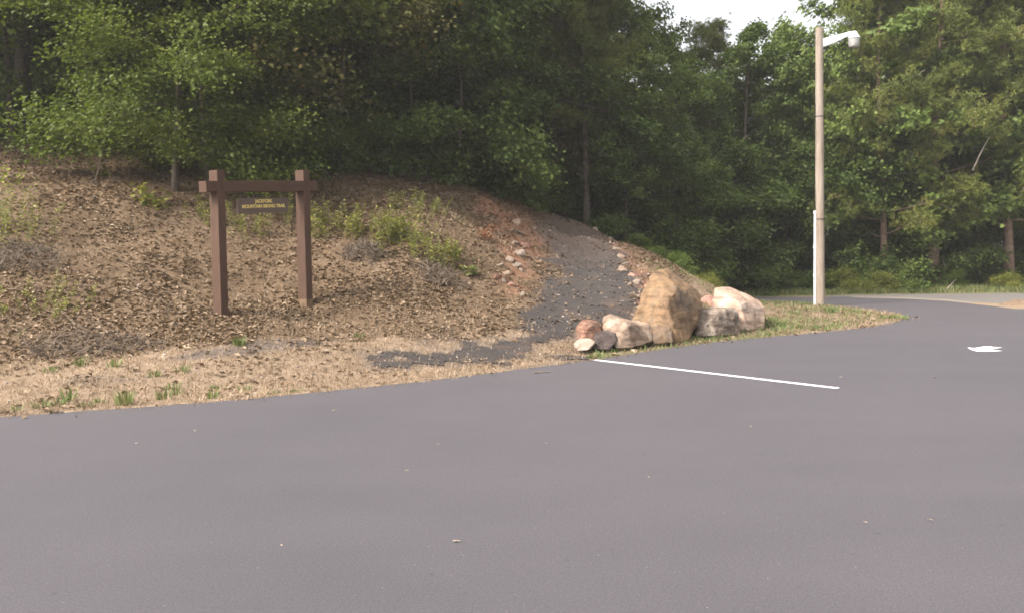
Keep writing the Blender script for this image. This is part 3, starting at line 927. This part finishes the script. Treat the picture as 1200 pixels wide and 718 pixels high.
def d_dry(px, py, x, y, sd):
    b = in_mask(bank_px, px, py, x, y, 8, 30); t = in_mask(trail_px, px, py, x, y, 22, 34)
    t = np.maximum(t, .7 * in_mask(smear_px, px, py, x, y, 4, 8))
    cl = .15 + .85 * sstep(.42, .58, fbm(x, y, .8, 3, 31))
    return np.clip(((1 - b) * .9 + b * .8 * (.35 + .65 * cl)) * (1 - .95 * t) * (1 - .5 * (px > 700)), 0, 1)


x, y, z = scatter(480000, d_dry)
rn = np.clip(RNG.random(len(x)) * .7 + .6 * (fbm(x, y, .7, 3, 41) - .3), 0, 1)
blades(x, y, z, .04, .13, .008, 1.7, 'dry_grass', 'dry', 'straw-coloured dry grass on the verge and bank', 'grass', rn)


def d_green(px, py, x, y, sd):
    isl = in_mask(island_px, px, py, x, y, 3, 8)
    rim = np.exp(-np.clip(sd, 0, 9) / .35)
    fr = in_mask([(686, 402), (760, 380), (900, 372), (960, 372), (1010, 380), (940, 392), (850, 402), (760, 414), (700, 422)], px, py, x, y, 3, 6)
    bk = in_mask([(890, 352), (960, 357), (1059, 372), (1030, 372), (960, 364), (890, 360)], px, py, x, y, 1.5, 3)
    cl = sstep(.42, .58, fbm(x, y, 1.3, 3, 51))
    bankg = in_mask([(-60, 200), (60, 230), (90, 330), (110, 390), (-60, 400)], px, py, x, y, 10, 30) * .12 + in_mask([(370, 220), (540, 230), (560, 320), (420, 300)], px, py, x, y, 10, 30) * .14
    behind = in_mask([(745, 300), (860, 330), (880, 352), (800, 350)], px, py, x, y, 5, 5) * .3 * cl
    return np.clip((px > 680) * (fr * (.25 + .6 * cl) + bk * (.2 + .6 * cl) + isl * cl * .18 + behind) * (px < 1065) + bankg * cl, 0, 1)


x, y, z = scatter(260000, d_green)
rn = np.clip(RNG.random(len(x)) * .6 + .9 * (fbm(x, y, 1.7, 3, 61) - .3), 0, 1)
blades(x, y, z, .05, .15, .012, .8, 'green_grass', 'grass', 'patchy green grass around the boulders and on the island', 'grass', rn)

# wild grass along the foot of the far wood
n = 26000
x = RNG.uniform(5, 24, n); y = RNG.uniform(34.6, 38.5, n); z = height(x, y)
k = np.minimum(poly_sd(lot, x, y), poly_sd(gravel, x, y)) > .1; x, y, z = x[k], y[k], z[k]
blades(x, y, z, .08, .32, .02, .6, 'roadside_grass', 'weed', 'low rank grass along the foot of the far wood', 'grass')

# pebbles strewn on verge and trail
x, y, z = scatter(90000, lambda px, py, x, y, sd: np.clip(.06 + .30 * in_mask(trail_px, px, py, x, y, 6, 18) + .25 * in_mask(red_px, px, py, x, y, 8, 20) + .3 * in_mask(red2_px, px, py, x, y, 8, 20), 0, 1))
n = len(x)
oc = np.array([[1, 0, 0], [-1, 0, 0], [0, 1, 0], [0, -1, 0], [0, 0, 1], [0, 0, -1]], float)
of = np.array([[0, 2, 4], [2, 1, 4], [1, 3, 4], [3, 0, 4], [2, 0, 5], [1, 2, 5], [3, 1, 5], [0, 3, 5]])
sz = RNG.uniform(.008, .032, n) * (1 + 1.0 * (RNG.random(n) > .95))
v = (np.c_[x, y, z + .004][:, None, :] + oc[None] * sz[:, None, None] * RNG.uniform(.5, 1.2, (n, 6, 1)) * np.array([1, 1, .6])).reshape(-1, 3)
f = ((np.arange(n) * 6)[:, None, None] + of[None]).reshape(-1, 3)
t = NT('pebbles'); t.col(t.ramp(t.attr('rnd'), [(0, (.10, .085, .08)), (.5, (.25, .19, .16)), (1, (.52, .43, .37))]))
tag(link('pebbles', tri_mesh('pebbles', v, f, np.repeat(RNG.random(n), 6)), t.m), 'small stones strewn over the trail and verge', 'pebbles', kind='stuff')

# ------------------------------------------------------------------ boulders
M['ochre'] = rock_mat('ochre_rock', (.13, .085, .056), (.235, .15, .085), (.20, .145, .105), (.105, .082, .066), 1.5)
M['pinkrock'] = rock_mat('pale_pink_rock', (.30, .205, .155), (.40, .29, .225), (.60, .52, .45), (.31, .22, .17), 1.3)
M['greyrock'] = rock_mat('grey_rock', (.12, .092, .072), (.23, .18, .145), (.42, .36, .30), (.10, .075, .058), 3.2)
M['tanrock'] = rock_mat('tan_rock', (.22, .15, .11), (.33, .24, .18), (.50, .42, .35), (.15, .095, .065), 2.4)
M['brownrock'] = rock_mat('brown_rock', (.13, .07, .05), (.24, .13, .09), (.33, .21, .15), (.07, .045, .035), 4)
M['darkrock'] = rock_mat('dark_rock', (.035, .027, .025), (.08, .06, .055), (.15, .11, .095), (.04, .03, .027), 3)
M['redrock'] = rock_mat('red_rock', (.30, .15, .12), (.42, .24, .19), (.48, .31, .25), (.3, .17, .13), 2)
M['palerock'] = rock_mat('pale_rock', (.24, .18, .145), (.36, .285, .23), (.47, .40, .34), (.22, .16, .12), 3)


def boulder(name, pts, m, label, group=None, amp=.035, seed=0, cuts=5):
    W_ = [Vector(P(*p)) for p in pts]
    c = sum(W_, Vector()) / len(W_)
    bm = bmesh.new()
    for w in W_: bm.verts.new(w - c)
    r = bmesh.ops.convex_hull(bm, input=bm.verts)
    bmesh.ops.delete(bm, geom=[g for g in r['geom_interior'] if isinstance(g, bmesh.types.BMVert)], context='VERTS')
    bmesh.ops.bevel(bm, geom=list(bm.edges), offset=.022, segments=1, affect='EDGES')
    bmesh.ops.triangulate(bm, faces=bm.faces)
    for _ in range(3):
        long = [e for e in bm.edges if e.calc_length() > .09]
        if long: bmesh.ops.subdivide_edges(bm, edges=long, cuts=1)
        bmesh.ops.triangulate(bm, faces=bm.faces)
    bm.normal_update()
    for vv in bm.verts:
        q = vv.co + Vector((seed * 3.1, seed * 1.7, 0))
        d = mnoise.fractal(q * 2.2, 1, 2, 3) * amp * .9 + mnoise.fractal(q * 7, 1, 2, 4) * amp * .45
        d -= max(0, mnoise.noise(Vector((q.x * 2, q.y * 2, q.z * 9 + q.x * 3))) - .25) * amp * 1.6
        vv.co += vv.normal * d
    me = bpy.data.meshes.new(name); bm.to_mesh(me); bm.free()
    o = link(name, me, M[m], None, c)
    return tag(o, label, 'boulder' if 'boulder' in name else 'rock', group)


boulder('boulder', [(741, 374, 17.75), (744, 392, 17.6), (752, 345, 17.85), (766, 318, 18.0), (777, 313.5, 18.25), (788, 318, 19.0), (794, 338, 17.45), (782, 351, 17.05),
                    (820, 344, 18.4), (823, 356, 18.0), (819, 372, 17.7), (808, 398, 17.2), (794, 403, 16.85), (761, 382, 17.2), (767, 402, 17.0),
                    (760, 390, 19.3), (815, 390, 19.5), (806, 335, 19.4), (772, 325, 19.2)], 'ochre', 'largest boulder, tilted ochre and brown block with a peaked top', amp=.04, seed=1)
boulder('boulder', [(837, 338, 19.9), (835, 352, 19.5), (834, 384, 19.4), (851, 336, 20.2), (872, 343, 20), (890, 351, 20), (896, 362, 19.7), (895, 386, 19.4), (850, 388, 19.0),
                    (846, 344, 19.4), (868, 355, 19.05), (876, 388, 18.9), (845, 345, 21), (885, 352, 21.2), (885, 384, 21.2), (845, 384, 21)], 'pinkrock', 'pale pink and white boulder nearest the lamp pole', amp=.03, seed=2)
boulder('boulder', [(817, 364, 18.3), (826, 359, 18.7), (860, 361, 18.7), (866, 366, 18.6), (862, 382, 18.3), (838, 394, 17.8), (814, 394, 17.6), (842, 364, 18.1), (868, 392, 18.4),
                    (820, 370, 19.4), (864, 370, 19.4), (840, 392, 19.5)], 'greyrock', 'low grey rough boulder wedged between the largest and the pale pink one', amp=.045, seed=3)
boulder('rock', [(820, 350, 20.6), (828, 346, 20.8), (840, 348, 20.9), (846, 368, 20.4), (818, 368, 20.4), (822, 352, 21.4), (842, 352, 21.4), (842, 368, 21.5)], 'redrock', 'dull red rock peeking out behind the largest boulder', seed=4)
boulder('boulder', [(707, 371, 16.3), (713, 366, 16.6), (705, 386, 16.0), (735, 375, 16.3), (763, 381, 16.7), (765, 400, 16.3), (742, 408, 15.8), (722, 409, 15.6), (736, 379, 15.85),
                    (714, 374, 15.95), (715, 380, 17.1), (760, 390, 17.2), (740, 405, 17.2)], 'tanrock', 'tan boulder with a white streaked left face left of the largest boulder', amp=.03, seed=5)
boulder('rock', [(674, 385, 16.1), (680, 376, 16.3), (692, 373, 16.4), (703, 377, 16.3), (707, 388, 16.0), (702, 402, 15.8), (678, 402, 15.8), (690, 380, 15.8), (690, 378, 16.8), (703, 385, 16.8), (678, 390, 16.8)],
        'brownrock', 'rounded reddish brown rock at the left end of the boulder row', amp=.03, seed=6)
boulder('rock', [(698, 390, 15.8), (706, 386, 15.9), (722, 388, 15.8), (724, 400, 15.6), (714, 410, 15.4), (694, 409, 15.45), (700, 395, 16.4), (722, 398, 16.4)], 'darkrock', 'dark brown rock squeezed between the rounded and the tan one', amp=.03, seed=7)
boulder('rock', [(671, 402, 15.5), (678, 396, 15.6), (692, 395, 15.55), (699, 400, 15.4), (690, 410, 15.15), (674, 411, 15.2), (680, 398, 15.9), (697, 404, 15.9)], 'palerock', 'small pale rock lying in front of the rounded reddish brown rock', amp=.015, seed=8)
boulder('rock', [(764, 380, 16.7), (772, 374, 16.9), (786, 380, 16.7), (790, 402, 16.4), (764, 403, 16.3), (770, 385, 17.4), (788, 390, 17.4)], 'ochre', 'small crumbling ochre rock at the foot of the largest boulder', amp=.04, seed=9)

# stones along the trail


def stone_mesh(seed, m):
    bm = bmesh.new(); rs = random.Random(seed)
    for i in range(13):
        d = Vector((rs.gauss(0, 1), rs.gauss(0, 1), rs.gauss(0, .8))).normalized()
        bm.verts.new((d.x * rs.uniform(.8, 1.1), d.y * rs.uniform(.7, 1.0), d.z * rs.uniform(.5, .75)))
    bmesh.ops.convex_hull(bm, input=bm.verts)
    for v_ in [v_ for v_ in bm.verts if not v_.link_faces]: bm.verts.remove(v_)
    bmesh.ops.bevel(bm, geom=list(bm.edges), offset=.07, segments=1, affect='EDGES')
    me = bpy.data.meshes.new('stone'); bm.to_mesh(me); bm.free(); me.materials.append(M[m]); return me


SM = [stone_mesh(31 + i, m) for i, m in enumerate(['palerock', 'tanrock', 'greyrock', 'tanrock', 'redrock'])]


def stone(px, py, s, label, group=None, k=0):
    p = at(px, py)
    o = link('stone', SM[k % 5], None, None, p + Vector((0, 0, s * .02)))
    s *= .8
    o.scale = (s, s * random.uniform(.6, 1.1), s * random.uniform(.6, 1.1)); o.rotation_euler = (random.uniform(-.7, .7), random.uniform(-.7, .7), random.uniform(0, 6))
    return tag(o, label, 'stone', group)


stone(612, 346, .12, 'lone pale stone at the left edge of the trail below the rocky bank', k=0)
stone(697, 270, .17, 'white stone highest on the right edge of the trail', k=0)
stone(716, 281, .17, 'white stone second from the top on the right edge of the trail', k=0)
for i, (px, py, s) in enumerate([(606, 262, .25), (611, 276, .28), (600, 272, .16), (617, 290, .24), (608, 298, .28), (598, 306, .2), (606, 314, .26), (592, 322, .2), (598, 334, .14), (586, 312, .14), (603, 286, .18), (590, 330, .12), (620, 303, .15), (582, 326, .15), (612, 318, .16)]):
    stone(px, py, s, 'grey-tan stone sticking out of the bank left of the trail', 'stones in the bank left of the trail', k=i + 1)
for i, (px, py, s) in enumerate([(722, 292, .16), (728, 302, .2), (734, 310, .16), (731, 318, .22), (740, 324, .18), (746, 332, .22), (738, 336, .15), (752, 342, .17), (744, 348, .2), (757, 352, .15), (750, 362, .18), (743, 370, .12), (735, 345, .1), (726, 310, .1), (759, 336, .15)]):
    stone(px, py, s, 'reddish tan stone on the crumbling right shoulder of the trail', 'stones on the right trail shoulder', k=i)

# ------------------------------------------------------------------ trail sign
M['signwood'] = None


def wood_mat(name, c, grain=(14, 14, 1.2), var=.35):
    t = NT(name)
    mp = t.n('ShaderNodeMapping'); t.l(t.pos(), mp.inputs[0]); mp.inputs['Scale'].default_value = grain
    n1 = t.noise(3, 7, .7, mp.outputs[0]); n2 = t.noise(3, 4, .6)
    cc = t.ramp(n1, [(.3, tuple(q * (1 - var) for q in c)), (.7, tuple(q * (1 + var) for q in c))])
    cc = t.mix(t.ramp(n2, [(.4, 0.0), (.7, .45)]), cc, tuple(q * f_ for q, f_ in zip(c, (1.25, 1.2, 1.2))))
    t.col(cc); t.b.inputs['Roughness'].default_value = .75
    t.bump(n1, .35, .008)
    return t.m


M['signwood'] = wood_mat('brown_stained_wood', (.074, .041, .027))
M['beamwood'] = wood_mat('brown_stained_beam', (.074, .041, .027), grain=(1.2, 14, 14))
M['board'] = simple('brown_sign_board', (.105, .075, .060), .6, .12, 10, .1)
M['yellow'] = simple('yellow_lettering', (.70, .54, .19), .6, .15, 60, .1)
M['rawwood'] = simple('weathered_wood_foot', (.13, .085, .05), .9, .4, 14, .3)
M['iron'] = simple('dark_iron', (.05, .04, .04), .6, .1, 20)

Lp = Vector(P(259, 370, 15.0)); Rp = Vector(P(358.5, 364.5, 16.4))
Lp.z = H1(Lp.x, Lp.y); Rp.z = H1(Rp.x, Rp.y)
ltop = P(251, 200, 15.0)[2]; rtop = P(354, 200, 16.4)[2]
ax = Vector((Rp.x - Lp.x, Rp.y - Lp.y, 0)); span = ax.length; rz = math.atan2(ax.y, ax.x)
sign = empty('trail_sign', Lp, rz, 'brown timber trail sign frame with a hanging board of yellow letters on the bank', 'sign')
dz = Rp.z - Lp.z
for i, (xx, zb, zt) in enumerate([(0, 0, ltop - Lp.z), (span, dz, rtop - Lp.z)]):
    mb = MB(); foot = .0
    mb.box(xx, 0, (zt + zb - .3) / 2, .140, .215, zt - zb + .3)
    mb.build('post', M['signwood'], sign, bevel=.008)
# worn pale foot of the right post
mb = MB(); mb.box(span, 0, dz + .045, .145, .220, .15)
o = mb.build('post_foot', M['rawwood'], sign, bevel=.005); o['label'] = 'pale unpainted foot of the right post'
zl = P(236, 219.5, 14.85)[2] - Lp.z; zr = P(354, 218.5, 16.4)[2] - Lp.z
bt = math.atan2(zr - zl, span + .25)
Mb = Matrix.Translation((-.27, 0, zl)) @ Matrix.Rotation(-bt, 4, 'Y')
mb = MB(); Lb = span + .27 + .24
mb.box(Lb / 2, 0, 0, Lb, .195, .175, Mb)
mb.build('beam', M['beamwood'], sign, bevel=.008)
# board
bl = 1.12 if span > 1.6 else span - .45


def beam_z(x_): return zl + (x_ + .27) * math.tan(bt)


bw = span * (59 / 100.); bx0 = span * .205
bc = bx0 + bw / 2; bzc = beam_z(bc) - .315
board = MB(); board.box(0, 0, 0, bw, .045, .245)
bo = board.build('board', M['board'], sign, bevel=.006); bo.location = (bc, -.02, bzc); bo.rotation_euler = (0, -bt, 0)
for sx in (-.4, .4):
    mb = MB(); mb.tube([(bc + sx * bw, -.02, bzc + .115), (bc + sx * bw, -.02, beam_z(bc + sx * bw) - .085)], .009, 6)
    mb.build('hanger', M['iron'], sign)


def text_part(txt, size, width, x_, z_, parent):
    cu = bpy.data.curves.new('lettering', 'FONT'); cu.body = txt; cu.size = size; cu.align_x = 'CENTER'; cu.align_y = 'CENTER'
    cu.offset = size * .022; cu.extrude = .003
    t_ = bpy.data.objects.new('tmp', cu); COL.objects.link(t_); bpy.context.view_layer.update()
    me = bpy.data.meshes.new_from_object(t_.evaluated_get(bpy.context.evaluated_depsgraph_get()))
    bpy.data.objects.remove(t_); me.name = 'lettering'
    xs = [v_.co.x for v_ in me.vertices]; k = width / (max(xs) - min(xs))
    for v_ in me.vertices: v_.co.x *= k
    me.materials.clear()
    o = link('lettering', me, M['yellow'], parent, (x_, -.0262, z_)); o.rotation_euler = (math.pi / 2, 0, 0)
    return o


text_part('JACKFORK', .078, bw * .345, -bw * .0, .068, bo)
text_part('MOUNTAIN BIKING TRAIL', .078, bw * .86, 0, -.015, bo)

# ------------------------------------------------------------------ pole lamp
def pole_mat():
    t = NT('weathered_pole')
    mp = t.n('ShaderNodeMapping'); t.l(t.pos(), mp.inputs[0]); mp.inputs['Scale'].default_value = (9, 9, .45)
    n1 = t.noise(2.5, 7, .7, mp.outputs[0]); n2 = t.noise(.6, 4, .6)
    c = t.ramp(n1, [(.28, (.13, .097, .07)), (.5, (.28, .22, .168)), (.75, (.40, .335, .265))])
    c = t.mix(t.ramp(n2, [(.4, 0.0), (.65, .5)]), c, (.36, .31, .28))
    t.col(c); t.b.inputs['Roughness'].default_value = .9; t.bump(n1, .5, .02)
    return t.m


D0 = 28.2
pb = Vector(P(961, 358, D0)); pb.z = H1(pb.x, pb.y); topz = P(960, 33, D0)[2] - pb.z
ptx = P(960, 33, D0)[0] - pb.x
lamp = empty('street_lamp', pb, 0, 'weathered wooden lamp pole with a white arm and glass lamp on the grass island', 'street lamp')
mb = MB(); mb.tube([(ptx * t_, 0, -.3 + (topz + .3) * t_) for t_ in (0, .2, .4, .6, .8, 1)], [.140, .134, .127, .120, .113, .106], 20)
mb.build('pole', pole_mat(), lamp, smooth=False)
M['white'] = simple('white_enamel', (.72, .74, .74), .4, .06, 6, .05, .5)
M['pvc'] = simple('pale_conduit', (.62, .62, .64), .5, .08, 3, .05, .4)
k = D0 / F
def LP_(px, py): return Vector(((px - 960) * k + ptx, 0, topz - (py - 33) * k))
arm = MB(); a0 = LP_(963.5, 50.5); a1 = LP_(1000, 39.5)
ap = [a0, a0.lerp(a1, .45), a0.lerp(a1, .85) + Vector((0, 0, .02)), a1 + Vector((0, 0, .0))]
# flattened tapering arm
for j in range(3):
    pass
va = []; hs = [.125, .095, .06, .045]
for p_, h_ in zip(ap, hs):
    for (yy, zz) in [(-.05, -1), (.05, -1), (.06, 0), (.05, 1), (-.05, 1), (-.06, 0)]:
        va.append((p_.x, yy, p_.z + zz * h_))
fa = [(i * 6 + j, i * 6 + (j + 1) % 6, (i + 1) * 6 + (j + 1) % 6, (i + 1) * 6 + j) for i in range(3) for j in range(6)] + [tuple(range(6))[::-1], tuple(18 + j for j in range(6))]
arm.add(va, fa)
arm.box(a0.x - .02, 0, a0.z, .05, .14, .42)
ao = arm.build('arm', M['white'], lamp, bevel=.008)
pc = LP_(976, 42.5); mb = MB(); mb.tube([pc - Vector((0, 0, .09)), pc, pc + Vector((0, 0, .05))], [.035, .045, .03], 10); mb.build('photocell', M['white'], ao)


def lathe(prof, c, n=20):
    mb = MB(); v = []; f = []
    for r_, z_ in prof:
        for j in range(n): v.append((c.x + r_ * math.cos(2 * math.pi * j / n), c.y + r_ * math.sin(2 * math.pi * j / n), c.z + z_))
    for i in range(len(prof) - 1):
        for j in range(n): f.append((i * n + j, i * n + (j + 1) % n, (i + 1) * n + (j + 1) % n, (i + 1) * n + j))
    f += [tuple(range(n))[::-1], tuple((len(prof) - 1) * n + j for j in range(n))]
    mb.add(v, f); return mb


lc = LP_(1000.3, 40)
head = lathe([(.03, .07), (.075, .05), (.11, -.02), (.17, -.10), (.185, -.135), (.18, -.15)], lc).build('lamp_head', M['white'], lamp, smooth=True)
tg = NT('ribbed_glass')
wv = tg.n('ShaderNodeTexWave', wave_type='BANDS', bands_direction='Z'); wv.inputs['Scale'].default_value = 14; tg.l(tg.pos(), wv.inputs['Vector'])
tg.col(tg.ramp(wv.outputs['Fac'], [(0, (.32, .31, .29)), (1, (.60, .59, .55))])); tg.b.inputs['Roughness'].default_value = .2
tg.b.inputs['Transmission Weight'].default_value = .25; tg.bump(wv.outputs['Fac'], .5, .02)
lathe([(.168, -.152), (.172, -.2), (.165, -.3), (.15, -.38), (.12, -.41), (.02, -.42)], lc).build('lens', tg.m, head, smooth=True)
mb = MB(); cz = topz - (244 - 33) * k
mb.tube([(-.165, -.02, -.2), (-.165, -.02, cz)], .04, 12)
for zz in (.9, 1.75, cz - .02): mb.tube([(-.165, -.02, zz - .05), (-.165, -.02, zz + .04)], .052, 12)
mb.build('conduit', M['pvc'], lamp)
mb = MB()
mb.tube([(-.15, -.02, cz), (-.13, -.02, cz + 1.2), (-.12 + ptx * .6, -.02, cz + 3), (a0.x - .12, -.03, a0.z - .3)], .011, 5)
mb.build('cable', M['iron'], lamp)
for (zz, hh) in ((2.55, .04), (5.6, .03)):
    mb = MB(); rr_ = .140 - zz * .0035
    mb.tube([(ptx * zz / topz, 0, zz), (ptx * zz / topz, 0, zz + hh)], rr_, 20); mb.build('strap', M['iron'], lamp)
mb = MB(); mb.tube([(.11, -.06, 2.05), (.20, -.07, 2.12), (.21, -.07, 2.3), (.14, -.06, 2.38)], .012, 6); mb.build('hook', M['iron'], lamp)


# ------------------------------------------------------------------ fallen sticks, dead branches, bits on the asphalt
def limb(name, pts, r, label, m='deadwood', cat='branch'):
    mb = MB(); n_ = len(pts); mb.tube(pts, [r * (1 - .8 * i / (n_ - 1)) for i in range(n_)], 6)
    return tag(mb.build(name, M[m], smooth=True), label, cat)


M['deadwood'] = simple('bleached_wood', (.26, .22, .18), .9, .25, 12, .3)
g0 = G(1106, 343.5); limb('fallen_branch', [g0, P(1113, 335, g0[1] + .1), P(1121, 327, g0[1] + .6)], .035, 'pale leaning stick just right of the thick bare trunk')
limb('fallen_branch', [P(1110, 322, 37.2), P(1106, 308, 37.2), P(1104, 298, 37.3)], .022, 'thin pale snapped stem standing right of the thick bare trunk')
limb('dead_branch', [P(1058, 96, 35.2), P(1072, 90, 35.0), P(1084, 82, 34.8)], .035, 'bare dead branch poking from the foliage upper right of the lamp')
limb('dead_branch', [P(1140, 200, 35.0), P(1150, 178, 35), P(1160, 160, 35)], .035, 'bare dead branch low among the pines at the right')
p = at(112, 212); limb('fallen_branch', [p, p + Vector((.1, 0, .35)), p + Vector((.16, .1, .75))], .014, 'thin bare twig standing on the upper bank at the left')


def scrap(px, py, s, m, label, group=None, a=None):
    p = G(px, py); a = random.uniform(0, 6.28) if a is None else a
    v, f, at_ = leaf_mesh(np.array([[0, 0, .012]]), np.array([[math.cos(a), math.sin(a), .08]]), np.array([[.1, .1, 1.]]), np.array([s * .75]), np.array([s * .36]), .35, lobes=True, rnd=np.array([.95]))
    o = link('fallen_leaf', tri_mesh('fallen_leaf', v, f, at_), M[m], None, Vector(p)); return tag(o, label, 'leaf', group)


scrap(535, 635, .07, 'paleleaf' if 'paleleaf' in M else 'dry', 'whitish scrap of leaf alone on the near asphalt', a=.1)
for (px, py, s) in [(392, 481, .09), (513, 521, .06), (477, 552, .05), (1014, 613, .05), (640, 520, .04), (330, 640, .04), (1090, 610, .05), (880, 500, .05), (985, 442, .09), (1095, 442, .10), (1060, 405, .1), (760, 560, .04), (228, 505, .06), (160, 520, .05)]:
    scrap(px, py, s, 'dry', 'small dry leaf lying on the asphalt', 'dry leaves on the asphalt')
p = G(636, 437); limb('twig', [p + np.array([-.12, 0, .012]), p + np.array([0, .02, .016]), p + np.array([.12, -.01, .012])], .014, 'short dark twig on the asphalt below the trail mouth', m='stick')

# ------------------------------------------------------------------ air
hz = MB(); hz.box(0, 0, 14.9, 620, 620, 32.2)
th = bpy.data.materials.new('air'); th.use_nodes = True; th.node_tree.nodes.clear()
vo = th.node_tree.nodes.new('ShaderNodeOutputMaterial'); vp = th.node_tree.nodes.new('ShaderNodeVolumePrincipled')
vp.inputs['Color'].default_value = (.95, .93, .92, 1); vp.inputs['Density'].default_value = .0010; vp.inputs['Anisotropy'].default_value = .2
th.node_tree.links.new(vp.outputs[0], vo.inputs['Volume'])
HAZE = True
if HAZE:
    tag(hz.build('haze', th), 'thin pale summer haze', 'haze', kind='stuff')

# ------------------------------------------------------------------ light
SUN_EL, SUN_AZ = R(44), R(-124)          # azimuth measured from +Y, negative to the left: behind the camera's left shoulder
sd_ = Vector((math.sin(SUN_AZ) * math.cos(SUN_EL), math.cos(SUN_AZ) * math.cos(SUN_EL), math.sin(SUN_EL)))
sl = bpy.data.lights.new('sun', 'SUN'); sl.energy = 2.0; sl.angle = R(14); sl.color = (1, .93, .84)
so = bpy.data.objects.new('sun', sl); COL.objects.link(so)
so.rotation_euler = sd_.to_track_quat('Z', 'Y').to_euler()
w = bpy.data.worlds.new('World'); sc.world = w; w.use_nodes = True
nt = w.node_tree; bg = nt.nodes['Background']
sky = nt.nodes.new('ShaderNodeTexSky'); sky.sky_type = 'NISHITA'; sky.sun_disc = False
sky.sun_elevation = SUN_EL; sky.sun_rotation = SUN_AZ; sky.dust_density = 6; sky.air_density = 1.2; sky.ozone_density = 1
hs_ = nt.nodes.new('ShaderNodeHueSaturation'); hs_.inputs['Saturation'].default_value = .16
nt.links.new(sky.outputs[0], hs_.inputs['Color']); nt.links.new(hs_.outputs[0], bg.inputs[0]); bg.inputs[1].default_value = .135

sc.view_settings.view_transform = 'Standard'; sc.view_settings.look = 'None'
sc.view_settings.exposure = 1.42; sc.view_settings.gamma = 1; sc.view_settings.use_curve_mapping = False
sc.cycles.max_bounces = 5; sc.cycles.diffuse_bounces = 3; sc.cycles.transmission_bounces = 3; sc.cycles.transparent_max_bounces = 4
sc.cycles.filter_width = 1.7
sc.cycles.use_denoising = True
